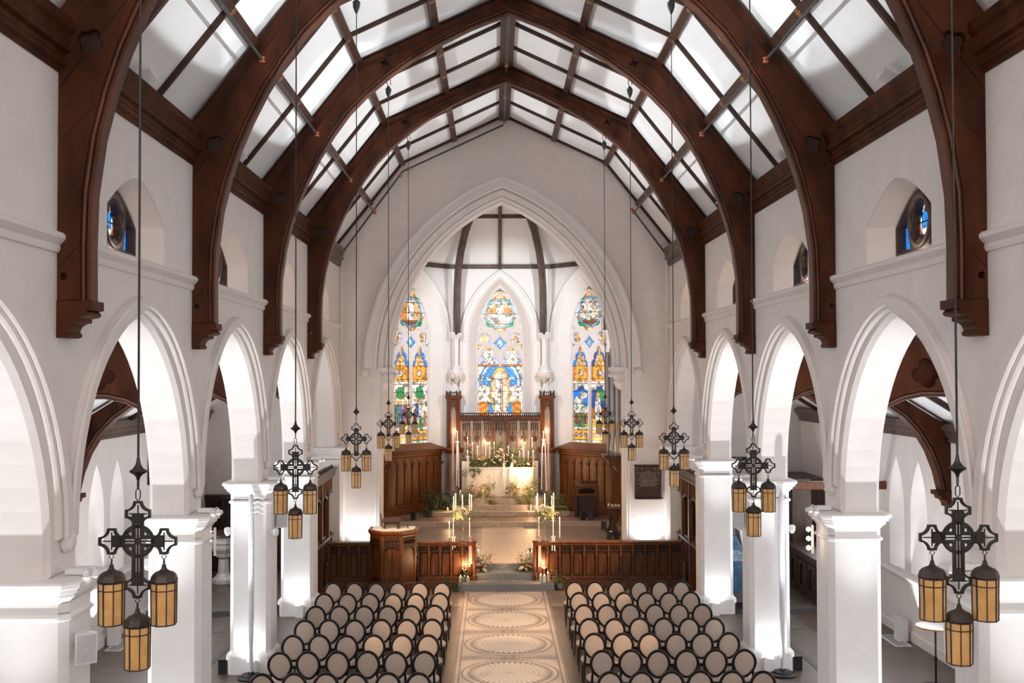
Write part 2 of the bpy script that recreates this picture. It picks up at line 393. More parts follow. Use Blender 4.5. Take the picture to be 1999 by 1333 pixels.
# ================================================================ the building
YB0, YE = -5.0, 28.3                        # west and east ends of the nave
WX = 4.49                                   # nave wall plane
def flip(fr, s): return (lambda u, v, w: (lambda p: (p[0]*s, p[1], p[2]))(fr(u, v, w)))
def side(s): return lambda u, v, w: (s*(WX+w), u, v)        # w grows away from the nave

# floor
fl = struct('floor', MB().box(-8.6, 8.6, YB0, YE+.6, -.12, 0), M['floor'])
obj('stone_border', MB().box(-4.5, -1.06, 24.15, 25.9, 0, .006).box(1.02, 4.5, 24.15, 25.9, 0, .006), M['stonefloor'], fl)
for s in (-1, 1):
    a, b = sorted((s*5.62, s*6.22))
    obj('stone_strip', MB().box(a, b, 4, 23.4, 0, .005), M['aislestone'], fl)
    for e in (5.52, 6.22):
        a, b = sorted((s*e, s*(e+.10))); obj('granite_border', MB().box(a, b, 4, 23.4, 0, .007), M['granite_dark'], fl)
    for k in range(3):
        a, b = sorted((s*5.62, s*6.22)); obj('granite_border', MB().box(a, b, 11.7+B*k+1.2, 11.8+B*k+1.2, .005, .009), M['granite_dark'], fl)
    a, b = sorted((s*5.1, s*8.05))
    obj('stone_platform', MB().box(a, b, 23.45, YE, 0, .11), M['aislestone'], fl)
    obj('granite_kerb', MB().box(a, b, 23.3, 23.45, 0, .112), M['granite_dark'], fl)
# mosaic aisle: a panel to each roundel, its rings and petals laid proud of the bed
PAN = 2.032; PC = 24.866; MXO = -.02
bedm = mesh('mosaic_bed', MB().box(-1.02, 1.02, -PAN/2, PAN/2, 0, .006), M['mosaic'])
def ring(mb, r0, r1, z0, z1, n=64, sx=1):
    for k in range(n):
        a, b = 2*PI*k/n, 2*PI*(k+1)/n
        q = [(r0*math.cos(a), r0*math.sin(a)), (r1*math.cos(a), r1*math.sin(a)), (r1*math.cos(b), r1*math.sin(b)), (r0*math.cos(b), r0*math.sin(b))]
        mb.add([(x, y, z1) for x, y in q], [(0, 1, 2, 3)])
dark = MB(); ring(dark, .845, .885, 0, .008); ring(dark, .735, .748, 0, .008); ring(dark, .765, .775, 0, .008)
for x in (-.93, .895): dark.box(x, x+.035, -PAN/2, PAN/2, .006, .009)
for x in (-1.0, .98): dark.box(x, x+.018, -PAN/2, PAN/2, .006, .009)
for y in (-PAN/2+.005, PAN/2-.03, -PAN/2+.12, PAN/2-.13): dark.box(-.895, .895, y, y+.018, .006, .009)
for k in range(34):
    for x in (-1.018, 1.0): dark.box(x, x+.02, -PAN/2+k*.06, -PAN/2+k*.06+.03, .006, .0085)
for k in range(26):
    for y in (-PAN/2+.055, PAN/2-.08):
        x = -.85+k*.068
        if abs(x) > .12: dark.box(x, x+.034, y, y+.02, .006, .0085)
oval = [(.13*math.cos(t), .06*math.sin(t)) for t in [2*PI*k/20 for k in range(20)]]
for c in (-PAN/2+.065, PAN/2-.065):
    for k in range(20):
        a, b = oval[k], oval[(k+1) % 20]
        dark.add([(a[0], c+a[1], .009), (b[0], c+b[1], .009), (b[0]*.6, c+b[1]*.5, .009), (a[0]*.6, c+a[1]*.5, .009)], [(0, 1, 2, 3)])
darkm = mesh('mosaic_dark', dark, M['mosaic_dark'])
gaps = MB()                                   # dark ground of the whirl, petals over it
ring(gaps, .06, .735, 0, .0075)
pet = MB(); NP = 40
rr = [.0722*1.215**k for k in range(14)]
for k, r in enumerate(rr[:-1]):
    r0, r1, r2 = r/1.16, r, r*1.19
    if r2 > .74: break
    for i in range(NP):
        a = 2*PI*(i+(.5 if k % 2 else 0))/NP; da = 2*PI/NP*.47
        q = [(r0, a), ((r1*.97), a-da), (r2*.955, a-da*.5), (r2*.985, a), (r2*.955, a+da*.5), ((r1*.97), a+da)]
        pet.add([(x*math.cos(t), x*math.sin(t), .0105) for x, t in q], [tuple(range(6))])
for i in range(60):                           # outer rope of tiles
    a = 2*PI*i/60; b = a+2*PI/60*.72
    pet.add([(r*math.cos(t), r*math.sin(t), .0095) for r, t in ((.782, a), (.838, a+.03), (.838, b+.03), (.782, b))], [(0, 1, 2, 3)])
gapm = mesh('petal_ground', gaps, M['mosaic_dark']); petm = mesh('petals', pet, M['mosaic_light'])
for k in range(7):
    p = obj('mosaic_panel', bedm, None, fl, loc=(MXO, PC-k*PAN, 0))
    for nm, me in (('mosaic_line', darkm), ('petal_ground', gapm), ('mosaic_petals', petm)):
        q = obj(nm, me, None, p); q['kind'] = 'stuff'

# nave side walls: arcade below the string course, niches above
ARCI = range(-2, 4)
def arcade_loop():
    pts = [(YB0, 3.40)]
    for i in ARCI:
        c = AC0+B*i; a = arch(c, 1.9, 3.6, 6.03)
        pts += [(c-1.9, 3.40)] + a + [(c+1.9, 3.40)]
    return pts + [(YE, 3.40), (YE, 6.66), (YB0, 6.66)]
def niche(c): return [(c-1.0, 6.74), (c+1.0, 6.74)] + [(x, z) for x, z in arch(c, 1.0, 7.22, 7.68, 10)[::-1]]
up_loop = [(YB0, 6.66), (YE, 6.66), (YE, 8.78), (YB0, 8.78)]
NICH = [AC0-.15+B*i for i in range(-1, 4)]
NICH[-1] -= .15
for s, nm in ((-1, 'wall_left'), (1, 'wall_right')):
    mb = MB().plate([arcade_loop()], side(s), 0, .54, .055)
    mb.plate([up_loop] + [niche(c) for c in NICH], side(s), 0, .34)
    struct(nm, mb, M['plaster'])
# hood moulds and carved bosses
hood = arch(0, 2.26, 3.78, 6.29, 18); hin = arch(0, 2.03, 3.78, 6.11, 18)
hood2 = arch(0, 2.10, 3.78, 6.16, 18)
hm = {}
for s in (-1, 1):
    hm[s] = mesh('hood_mould', MB().plate([hood+hin[::-1]], lambda u, v, w: (s*(WX-w), u, v), -.02, .055, .02)
                 .plate([hood+hood2[::-1]], lambda u, v, w: (s*(WX-w), u, v), .05, .10, .02), M['plaster'])
def boss_mesh():
    bm = bmesh.new(); bmesh.ops.create_icosphere(bm, subdivisions=3, radius=1)
    for v in bm.verts:
        p = v.co.copy(); k = .78+.42*abs(noise.noise(p*2.3))+.12*noise.noise(p*6)
        v.co = Vector((p.x*k*.085, p.y*k*.12, p.z*k*.125 - (.02 if p.z < 0 else 0)))
    me = bpy.data.meshes.new('boss'); bm.to_mesh(me); bm.free(); me.materials.append(M['plaster']); me.shade_smooth(); return me
BOSS = boss_mesh()
n = 0
for s in (-1, 1):
    for i in range(-1, 4):
        n += 1; o = obj('trim_%d' % n, hm[s], None, loc=(0, AC0+B*i, 0)); o['kind'] = 'structure'
    for i in range(-1, 4):
        n += 1; o = obj('trim_%d' % n, BOSS, None, loc=(s*(WX-.04), PY0+B*i, 3.76)); o['kind'] = 'structure'
    n += 1; o = obj('trim_%d' % n, BOSS, None, loc=(s*(WX-.04), 28.12, 3.76)); o['kind'] = 'structure'
# string course (broken at the trusses) and dark cornice
def run(prof, s, y0, y1): return MB().loft([[(s*(WX-x), y, z) for x, z in prof] for y in (y0, y1)])
STR = [(-.05, 6.53), (.02, 6.53), (.035, 6.57), (.03, 6.60), (.06, 6.63), (.085, 6.66), (.085, 6.695), (.06, 6.72), (-.05, 6.75)]
COR = [(-.05, 8.27), (.02, 8.27), (.03, 8.31), (.075, 8.33), (.085, 8.36), (.06, 8.40), (.07, 8.44), (.125, 8.46), (.14, 8.49), (.115, 8.53), (.12, 8.62), (.165, 8.66), (.175, 8.72), (.16, 8.76), (-.05, 8.78)]
for s in (-1, 1):
    for i in range(-2, 4):
        y0 = T0+.31+B*i; y1 = T0+B*(i+1) if i < 3 else YE
        n += 1; o = struct('trim_%d' % n, run(STR, s, y0-.05, y1+.06 if i < 3 else y1-.1), M['plaster'], smooth=35)
        n += 1; o = struct('trim_%d' % n, run(COR, s, y0-.02, y1+.10 if i < 3 else y1-.08), M['ribwood'] if i == 3 else M['truss'], smooth=35)

# clerestory windows in the niches: dark frame, trefoil, glass
def paint_grid(me_name, mat, fr, u0, u1, v0, v1, nu, nv, inside, paint, jit=.22, seed=1, lead=False):
    rnd = random.Random(seed); du = (u1-u0)/nu; dv = (v1-v0)/nv; V = {}; vs = []; fs = []; cols = []
    def vid(i, j):
        if (i, j) not in V:
            ju = (rnd.random()-.5)*du*2*jit if 0 < i < nu else 0; jv = (rnd.random()-.5)*dv*2*jit if 0 < j < nv else 0
            V[(i, j)] = len(vs); vs.append((u0+i*du+ju, v0+j*dv+jv))
        return V[(i, j)]
    for j in range(nv):
        for i in range(nu):
            cu, cv = u0+(i+.5)*du, v0+(j+.5)*dv
            if not inside(cu, cv): continue
            fs.append((vid(i, j), vid(i+1, j), vid(i+1, j+1), vid(i, j+1)))
            c = paint(cu, cv); k = .84+.26*rnd.random()
            if lead:
                # the piece of glass this bit belongs to: nearest of a scattered set
                S = .085; gi, gj = int(cu//S), int(cv//S); d2 = []
                for a in (-1, 0, 1):
                    for b in (-1, 0, 1):
                        q = ((gi+a)*73856093) ^ ((gj+b)*19349663) ^ seed*83492791
                        h1, h2 = ((q*2654435761) % 65536)/65536, ((q*40503+977) % 65521)/65521
                        d2.append((math.hypot((gi+a+.15+.7*h1)*S-cu, (gj+b+.15+.7*h2)*S-cv), q))
                d2.sort(); q = d2[0][1]; hv = [((q*m+7) % 1009)/1009 for m in (31, 57, 83)]
                c = tuple(x*(.72+.42*t) for x, t in zip(c, (hv[0], .5*hv[0]+.5*hv[1], .5*hv[0]+.5*hv[2])))
                if d2[1][0]-d2[0][0] < .010: k *= .45
                dmax = max(sum(abs(x-y) for x, y in zip(c, paint(cu+a, cv+b))) for a, b in ((du*.9, 0), (0, dv*.9)))
                if dmax > .42: k *= .22
                elif dmax > .2: k *= .5
            cols.append(tuple(max(0, min(1.6, x*k)) for x in c))
    me = bpy.data.meshes.new(me_name); me.from_pydata([fr(u, v, 0) for u, v in vs], [], fs)
    at = me.attributes.new('pane_colour', 'FLOAT_COLOR', 'FACE')
    for i, c in enumerate(cols): at.data[i].color = (*c, 1)
    me.materials.append(mat); return me
WHITE = (1.0, .93, .80); BLUE = (.012, .20, .66); DBLUE = (.008, .06, .28); GOLD = (.88, .36, .045); AMB = (.50, .13, .015); RED = (.38, .035, .012)
GREEN = (.03, .26, .07); DGREEN = (.02, .14, .07); FLESH = (.80, .42, .24); BROWN = (.22, .09, .03); LILAC = (.45, .42, .75); SKY = (.16, .52, .95); LEAD = (.015, .012, .012)
def blend(a, b, t): return tuple(x*(1-t)+y*t for x, y in zip(a, b))
def clere_paint(u, v):
    r = math.hypot(u, v-7.17)
    if r < .30:
        if abs(r-.22) < .02: return WHITE
        if r < .2: return BLUE if v > 7.1 else WHITE
        t = int(((math.atan2(v-7.17, u)+PI)/(2*PI))*10) % 2
        return GOLD if t else RED
    e = min(abs(abs(u)-.62), 1)
    if abs(u) > .52: return BLUE
    return WHITE if abs(u) > .42 or v < 7 else GOLD
def cler_in(u, v): return 6.88 < v < 7.53 - .32*(abs(u)/.72)**1.7 and abs(u) < .70
cw_outer = [(-.75, 6.80), (.75, 6.80)] + arch(0, .75, 7.18, 7.58, 8)[::-1]
cw_l = [(-.67, 6.87), (-.30, 6.87), (-.36, 7.05), (-.38, 7.17), (-.34, 7.31), (-.38, 7.36), (-.67, 7.16)]
cw_r = [(-x, z) for x, z in cw_l]
tre = foil((0, 7.17), 3, .13, .15, 8, PI/2)
frm_loop = MB().plate([cw_outer, cw_l, cw_r, tre], lambda u, v, w: (w, u, v), -.06, .06, .02)
ringb = MB().tube([(-.05, .30*math.cos(t), 7.17+.30*math.sin(t)) for t in [2*PI*k/28 for k in range(28)]], .035, 8, closed=True)
fr_me = mesh('window_frame', frm_loop, M['oak_dark']); rg_me = mesh('trefoil_ring', ringb, M['ribwood'], smooth=40)
gl_me = paint_grid('pane', M['stained_side'], lambda u, v, w: (0.05, u, v), -.72, .72, 6.86, 7.56, 60, 34, cler_in, clere_paint, lead=True)
sb_me = mesh('saddle_bar', MB().box(.03, .045, -.7, .7, 7.165, 7.178), M['black'])
back_me = mesh('window_back', MB().box(.34, .36, -1.1, 1.1, 6.6, 7.8), M['plaster'])
wn = 3
for s in (-1, 1):
    for c in NICH:
        wn += 1
        w_ = thing('window_%d' % wn, None, None, (s*4.83, c, 0), kind='structure')
        w_.scale = (s, 1, 1)
        for nm, me in (('window_frame', fr_me), ('trefoil_ring', rg_me), ('stained_glass', gl_me), ('saddle_bar', sb_me)): obj(nm, me, None, w_)
        # splayed reveal between the niche mouth and the window
        oc = niche(c); ic = [(c+u, v) for u, v in cw_outer]
        m1 = MB(); A = [(s*(WX+.30), y, z) for y, z in oc]
        nA = len(oc); mouth = oc; inner = []
        for y, z in mouth:
            k = (y-c); inner.append((c+k*.76, max(6.80, 6.80+(z-6.74)*.84)))
        m1.add([(s*(WX+.02), y, z) for y, z in mouth]+[(s*(WX+.33), y, z) for y, z in inner], [(i, (i+1) % nA, nA+(i+1) % nA, nA+i) for i in range(nA)])
        obj('reveal', m1, M['plaster'], w_).matrix_parent_inverse = w_.matrix_basis.inverted()
        # lamp-lit niche: a small warm lamp stands on each sill in the church
        if c > 5: point('niche_lamp', (s*4.62, c+.15, 6.86), 1.6 if c < 15 else 4.0, (1, .80, .64), .03)

# ceiling: two slopes a side
RF = [(-4.72, 8.72), (-2.79, 11.14), (0, 12.44), (2.79, 11.14), (4.72, 8.72)]
band = RF + [(4.95, 8.80), (2.9, 11.4), (0, 12.75), (-2.9, 11.4), (-4.95, 8.80)]
cei = struct('ceiling', MB().prism(band, lambda u, v, w: (u, w, v), YB0, YE), M['panel'])
RAFM = {}
for s in (-1, 1):
    for k, (a, b) in enumerate(((RF[0], RF[1]), (RF[1], RF[2]))):
        d = Vector((b[0]-a[0], b[1]-a[1])).normalized(); nx, nz = d.y, -d.x
        q = [(a[0]+nx*t, a[1]+nz*t) for t in (-.01, .065)]; e = [(b[0]+nx*t, b[1]+nz*t) for t in (.065, -.01)]
        RAFM[(s, k)] = mesh('rafter', MB().prism(q+e, lambda u, v, w: (-s*u, w, v), -.035, .035), M['rafter'])
raf_y = [TY0+B*i+B*f for i in range(-1, 4) for f in (1/3, 2/3)] + [YE-.04]
for y in raf_y:
    for key in RAFM: obj('rafter', RAFM[key], None, cei, loc=(0, y, 0))
def purlin(x, wd=.15, dp=.105):
    k = 0 if abs(x) > 2.79 else 1; a, b = RF[k], RF[k+1]
    t = (-abs(x)-a[0])/(b[0]-a[0]); z = a[1]+(b[1]-a[1])*t
    d = Vector((b[0]-a[0], b[1]-a[1])).normalized(); nx, nz = d.y, -d.x
    P = [(-abs(x)+d.x*i*wd/2+nx*j, z+d.y*i*wd/2+nz*j) for i, j in ((-1, -.01), (-1, dp*.6), (-.8, dp), (.8, dp), (1, dp*.6), (1, -.01))]
    sg = -1 if x < 0 else 1
    return MB().prism(P, lambda u, v, w: (-sg*u, w, v), YB0, YE), (sg*(abs(x)-nx*dp), z+nz*dp)
STAR = MB()
for k in range(8):
    a = k*PI/4; STAR.add([(0, 0, 0), (.055*math.cos(a-.22), .055*math.sin(a-.22), 0), (.075*math.cos(a), .075*math.sin(a), 0), (.055*math.cos(a+.22), .055*math.sin(a+.22), 0)], [(0, 1, 2, 3)])
STARM = mesh('gilt_stencil', STAR, M['brass'])
for x in (-3.68, -2.79, -1.38, 1.38, 2.79, 3.68):
    mb, (cx, cz) = purlin(x); p = obj('purlin', mb, M['rafter'], cei)
    ang = math.atan2(11.14-8.72, 1.93) if abs(x) > 2.8 else (math.atan2(1.3, 2.79) if abs(x) < 2.7 else .68)
    for y in raf_y[2:-1]:
        q = obj('gilt_stencil', STARM, None, p, loc=(cx*(1-.0008), y, cz-.004)); q.rotation_euler = (0, (ang if x > 0 else -ang), 0)
rb = MB()
for s in (-1, 1): rb.bar((s*.10, YB0, 12.34), (s*.10, YE, 12.34), .09, .13)
rb.box(-.055, .055, YB0, YE, 12.27, 12.44)
obj('ridge_beam', rb, M['rafter'], cei)

# roof trusses
TI = [(-4.185, 6.07), (-4.19, 6.6), (-4.175, 7.1), (-4.10, 7.65), (-3.99, 8.10), (-3.86, 8.5), (-3.69, 8.90), (-3.48, 9.32), (-3.22, 9.75), (-2.93, 10.15), (-2.6, 10.49), (-2.2, 10.83), (-1.8, 11.12), (-1.3, 11.42), (-.7, 11.72), (0, 12.0)]
TO = [(-4.62, 8.74), (-3.70, 9.92), (-2.76, 11.09), (-1.85, 11.50), (0, 12.345)]
def truss_parts():
    full = lambda L: L + [(-x, z) for x, z in L[-2::-1]]
    i1 = offset(TI, .085); i1[-1] = (0, 12.0+.10); i2 = offset(TI, .045); i2[-1] = (0, 12.05)
    o1 = [(-4.49, 8.52), (-3.60, 9.80), (-2.69, 10.97), (-1.80, 11.36), (0, 12.20)]
    holes = []
    for s in (-1, 1):
        holes.append(foil((s*4.19, 8.57), 4, .066, .066, 8, PI/4 + (.25 if s < 0 else -.25)))
        c = (s*2.30, 11.06)
        holes.append([(c[0]+r*math.cos(t), c[1]+r*math.sin(t)) for k in range(8) for r, t in (((.092 if k % 2 == 0 else .034), k*PI/4+PI/4+s*-.5),)])
        holes.append(circle((s*4.43, 6.30), .034, 12))
    main = full(i1)[0:] + [(4.49, 6.07), (4.49, 8.52)] + [(-x, z) for x, z in o1[1:-1]] + o1[::-1] + [(-4.49, 6.07)]
    fr = lambda u, v, w: (u, w, v)
    P = {}
    P['timber_arch'] = mesh('timber_arch', MB().plate([main]+holes, fr, 0, .31, .008), M['truss'])
    back = MB()
    for s in (-1, 1): back.prism(circle((s*4.19, 8.57), .17, 16), fr, .09, .22); back.prism(circle((s*2.3, 11.06), .11, 12), fr, .12, .2)
    P['recess_back'] = mesh('recess_back', back, M['oak_dark'])  # darker wood here deepens the shade inside the cut-outs
    jt = MB()
    for s in (-1, 1):
        for a, b, wd in (((-4.47, 8.13), (-4.24, 8.43), .012), ((-4.10, 8.62), (-3.83, 8.98), .008), ((-4.47, 7.60), (-4.15, 7.93), .006), ((-4.47, 6.38), (-4.27, 6.62), .006), ((-3.62, 9.74), (-2.72, 10.93), .006), ((-2.68, 10.96), (-1.8, 11.36), .005)):
            jt.bar((-s*a[0], .003, a[1]), (-s*b[0], .003, b[1]), wd, .012, up=(0, 1, 0))
    P['plank_joint'] = mesh('plank_joint', jt, M['darkglass'])
    pr = full(TO) + full(o1)[::-1]
    P['principal_rafter'] = mesh('principal_rafter', MB().plate([pr], fr, .035, .275, .006), M['truss'])
    fill = full([(x*1.015, z+.13) for x, z in TO]) + full(TO)[::-1]
    P['roof_fillet'] = mesh('roof_fillet', MB().plate([fill], fr, .16, .29), M['truss'])
    m = MB().plate([full(i1)+full(i2)[::-1]], fr, .02, .29, .008).plate([full(i2)+full(TI)[::-1]], fr, .06, .25, .01)
    e1 = [(x, .03, z) for x, z in full(offset(TI, .06))]; m.tube(e1, .017, 6); m.tube([(x, .28, z) for x, _, z in e1], .017, 6)
    P['soffit_moulding'] = mesh('soffit_moulding', m, M['truss_edge'], smooth=40)
    return P
TP = truss_parts()
COR2 = [(-4.49, 6.07), (-4.155, 6.07), (-4.155, 5.985), (-4.225, 5.975)] + [(-4.225+.045*math.cos(t), 5.945+.032*math.sin(t)) for t in [PI/2-.3-k*PI/6 for k in range(6)]] + \
       [(-4.27, 5.905), (-4.27, 5.865)] + [(-4.27-.115*math.sin(t), 5.865-.09*(1-math.cos(t))*1.0) for t in [k*PI/10 for k in range(1, 6)]] + \
       [(-4.385, 5.77), (-4.38, 5.765)] + [(-4.395+.03*math.cos(t), 5.745+.028*math.sin(t)) for t in [PI/3-k*PI/5 for k in range(5)]] + [(-4.42, 5.715), (-4.49, 5.715)]
CORBM = {s: mesh('corbel', MB().plate([COR2], lambda u, v, w: (s*-u, w, v), -.012, .322, .006), M['truss']) for s in (-1, 1)}
tl = {-1: 'dark timber roof truss carrying the nearest pair of lanterns, above the picture edge', 0: 'nearest dark timber roof truss, its feet cut by the picture top',
      1: 'second dark timber roof truss from the viewer, crown at the picture top', 2: 'third dark timber roof truss, complete arch with star cut-outs', 3: 'farthest and smallest timber roof truss, next to the chancel wall'}
for i in range(-1, 4):
    t = thing('roof_truss', tl[i], 'roof truss', (0, T0+B*i, 0), kind='structure')
    for k in TP: obj(k, TP[k], None, t)
    for s in (-1, 1): obj('corbel', CORBM[s], None, t)

# piers
def oct_ring(cx, cy, hx, hy, ch, z): return [(cx+x, cy+y, z) for x, y in ((hx, -hy+ch), (hx, hy-ch), (hx-ch, hy), (-hx+ch, hy), (-hx, hy-ch), (-hx, -hy+ch), (-hx+ch, -hy), (hx-ch, -hy))]
def pier_mesh(hx=.365, hy=.335, ch=.075):
    R = lambda off, z, c=ch: oct_ring(0, 0, hx+off, hy+off, c+off*.35, z)
    shaft = MB().loft([R(.0, .30), R(0, 3.12)])
    base = MB().loft([R(.06, 0), R(.06, .32), R(.05, .345), R(0, .40)])
    cap = MB().loft([R(.0, 3.03), R(.028, 3.05), R(.03, 3.075), R(.0, 3.10), R(0, 3.20), R(.03, 3.245), R(.062, 3.27), R(.065, 3.30), R(.095, 3.31), R(.10, 3.345), R(.13, 3.36), R(.135, 3.40), R(.12, 3.42), R(.0, 3.435)])
    block = MB().loft([R(-.02, 3.40, .05), R(-.02, 3.50, .05)])
    return [(k, mesh(k, m, M['stone_paint'])) for k, m in (('shaft', shaft), ('plinth', base), ('capital', cap))]
PM = pier_mesh()
pl = ['behind the viewer', 'just outside the picture', 'nearest visible white pier, cut by the picture edge', 'second white pier from the viewer', 'third white pier from the viewer', 'farthest free white pier, beside the timber chancel screen']
for s in (-1, 1):
    for k, i in enumerate(range(-2, 4)):
        t = thing('pier', ('%s on the %s' % (pl[k], 'left' if s < 0 else 'right')), 'pier', (s*4.69, PY0+B*i, 0), kind='structure')
        for nm, me in PM: obj(nm, me, None, t)
    t = thing('pier', 'white half pier against the chancel wall on the %s' % ('left' if s < 0 else 'right'), 'pier', (s*4.69, 28.13, 0), kind='structure')
    for nm, me in PM: obj(nm, me, None, t)

# east wall with the chancel arch in three orders
CX = -.06
def carch(a, ap, n=20): return arch(CX, a, 5.53, ap, n)
def jamb_loop(a, ap, top):   # wall outline with arch notch
    ar = carch(a, ap)
    return [(-8.6, -.1), (CX-a, -.1)] + ar + [(CX+a, -.1), (8.6, -.1), (8.6, 6.4), (5.1, 6.4), (5.1, 8.9), (4.95, 8.9), (2.85, 11.3), (0, 12.62), (-2.85, 11.3), (-4.95, 8.9), (-5.1, 8.9), (-5.1, 6.4), (-8.6, 6.4)]
struct('wall_east', MB().plate([jamb_loop(3.43, 10.45, 0)], XZ(YE), 0, .6), M['plaster'])
def order(a0, p0, a1, p1, y0, y1, zb=5.53, mat='stone_paint', bev=.03):
    global n
    o_, i_ = carch(a0, p0), carch(a1, p1)
    lp = ([(CX-a0, zb)] if zb < 5.5 else []) + o_ + ([(CX+a0, zb), (CX+a1, zb)] if zb < 5.5 else []) + i_[::-1] + ([(CX-a1, zb)] if zb < 5.5 else [])
    n += 1; return struct('trim_%d' % n, MB().plate([lp], XZ(0), y0, y1, bev), M[mat])
order(3.77, 10.76, 3.42, 10.44, YE-.05, YE+.02)
order(3.77, 10.76, 3.64, 10.63, YE-.10, YE-.04)
order(3.50, 10.52, 3.42, 10.44, YE-.08, YE-.02, bev=.02)
order(3.45, 10.46, 3.28, 10.30, YE+.08, YE+.55, .5)
for a, p, y in ((3.36, 10.375, YE+.07), (3.28, 10.30, YE+.12), (3.19, 10.21, YE+.2), (3.10, 10.12, YE+.29)):
    n += 1; struct('trim_%d' % n, MB().tube([(u, y, v) for u, v in carch(a, p)], .035, 6), M['stone_paint'], smooth=50)
order(3.30, 10.31, 3.12, 10.15, YE+.2, YE+.6, 5.0)
order(3.16, 10.18, 3.05, 10.08, YE+.3, YE+.75, 5.3)
for s in (-1, 1):                                # arch corbels and hood stops
    x = CX+s*3.18
    bl = MB()
    rg = lambda hx, hy, z, dx=0: [(x+s*dx+i*hx, YE+.34+j*hy, z) for i, j in ((1, -1), (1, 1), (-1, 1), (-1, -1))]
    bl.loft([rg(.03, .06, 4.93, .06), rg(.14, .20, 5.10, .04), rg(.14, .2, 5.16, .03), rg(.12, .18, 5.18, .03), rg(.14, .2, 5.26, .02), rg(.19, .26, 5.38), rg(.19, .27, 5.42), rg(.23, .31, 5.45), rg(.24, .32, 5.53), rg(.22, .30, 5.55)])
    n += 1; struct('trim_%d' % n, bl, M['stone_paint'])
    for dx, dy, z in ((-.15, -.27, 5.36), (0, -.27, 5.34), (.15, -.27, 5.36), (-s*.21, -.1, 5.35), (-s*.21, .1, 5.35)):
        n += 1; o = obj('trim_%d' % n, BOSS, None, loc=(x+dx, YE+.34+dy, z)); o.scale = (.7, .55, .6); o['kind'] = 'structure'
    n += 1; o = obj('trim_%d' % n, BOSS, None, loc=(CX+s*3.71, YE-.06, 5.42)); o.scale = (1.5, .8, 1.0); o['kind'] = 'structure'
    for xx in (3.43, 3.36):                       # slim jamb shafts
        n += 1; struct('trim_%d' % n, MB().tube([(CX+s*xx, YE+.02, .5), (CX+s*xx, YE+.02, 5.5)], .04, 8), M['stone_paint'], smooth=50)

# west wall behind the viewer
struct('wall_west', MB().box(-8.6, 8.6, YB0-.3, YB0, -.1, 12.8), M['plaster'])
# ---------------------------------------------------------------- aisles
AX = 8.05
LCY = [AC0-.40+B*i+d for i in range(-1, 4) for d in (-.56, .56)]
def lancet(c): return [(c-.40, 1.36), (c+.40, 1.36)] + arch(c, .40, 2.55, 3.62, 8)[::-1]
aw_loop = [(YB0, -.1), (YE+.3, -.1), (YE+.3, 4.6), (YB0, 4.6)]
glm = mesh('daylight_pane', MB().box(-.42, .42, 0, .02, 1.3, 3.7), M['lancet'])
for s in (-1, 1):
    nm = 'left' if s < 0 else 'right'
    struct('wall_aisle_' + nm, MB().plate([aw_loop]+[lancet(c) for c in LCY], lambda u, v, w: (s*(AX+w), u, v), 0, .38), M['plaster'])
    for c in LCY:
        wn += 1
        o = thing('window_%d' % wn, None, None, (s*(AX+.37), c, 0), -s*PI/2, kind='structure')
        obj('frosted_glass', glm, None, o)
        obj('glazing_bar', MB().box(-.012, .012, -.02, .0, 1.36, 3.6).box(-.4, .4, -.02, 0, 2.1, 2.12).box(-.4, .4, -.02, 0, 2.8, 2.82), M['grey'], o)
    n += 1; struct('trim_%d' % n, MB().loft([[(s*x, y, z) for x, z in ((AX+.02, 1.16), (AX-.03, 1.16), (AX-.04, 1.2), (AX-.075, 1.21), (AX-.08, 1.245), (AX+.02, 1.30))] for y in (YB0, YE)]), M['plaster'], smooth=30)
    struct('baseboard_' + nm, MB().loft([[(s*x, y, z) for x, z in ((AX+.02, 0), (AX-.035, 0), (AX-.035, .17), (AX-.02, .2), (AX+.02, .2))] for y in (YB0, YE)]), M['plaster'])
    n += 1; struct('trim_%d' % n, MB().loft([[(s*x, y, z) for x, z in ((AX+.02, 4.08), (AX-.02, 4.08), (AX-.05, 4.12), (AX-.05, 4.18), (AX-.10, 4.21), (AX-.11, 4.29), (AX-.17, 4.33), (AX-.18, 4.40), (AX+.02, 4.46))] for y in (YB0, YE)]), M['ribwood'], smooth=30)
    # lean-to roof and its rafters
    rp = [(AX+.1, 4.38), (5.0, 6.30), (5.0, 6.52), (AX+.3, 4.5)]
    struct('ceiling_aisle_' + nm, MB().prism(rp, lambda u, v, w: (s*u, w, v), YB0, YE), M['panel'])
    d = Vector((-3.15, 1.92)).normalized(); nx, nz = -d.y, -d.x
    nx, nz = (-d.y, d.x) if False else (-.52, -.854)
    raf = mesh('aisle_rafter', MB().prism([(AX, 4.44), (5.03, 6.28), (5.03+nx*.09, 6.28+nz*.09), (AX+nx*.09, 4.44+nz*.09)], lambda u, v, w: (s*u, w, v), -.04, .04), M['rafter'])
    for y in [T0+.15+B*i+B*f for i in range(-1, 4) for f in (1/3, 2/3)]:
        n += 1; o = obj('trim_%d' % n, raf, None, loc=(0, y, 0)); o['kind'] = 'structure'
    n += 1; struct('trim_%d' % n, MB().bar((s*6.6, YB0, 5.29), (s*6.6, YE, 5.29), .12, .12), M['rafter'])
AI = [(7.88, 3.2), (7.80, 3.55), (7.66, 3.92), (7.46, 4.26), (7.2, 4.54), (6.85, 4.79), (6.45, 4.95), (6.05, 5.02), (5.69, 5.02), (5.43, 4.965), (5.2, 4.86), (5.04, 4.72)]
ao = offset(AI, -.09); ao = [(7.97, 3.2)] + ao[1:-1] + [(5.04, 4.83)]
am = ao + [(5.04, 6.22), (8.05, 4.36), (8.05, 3.2)]
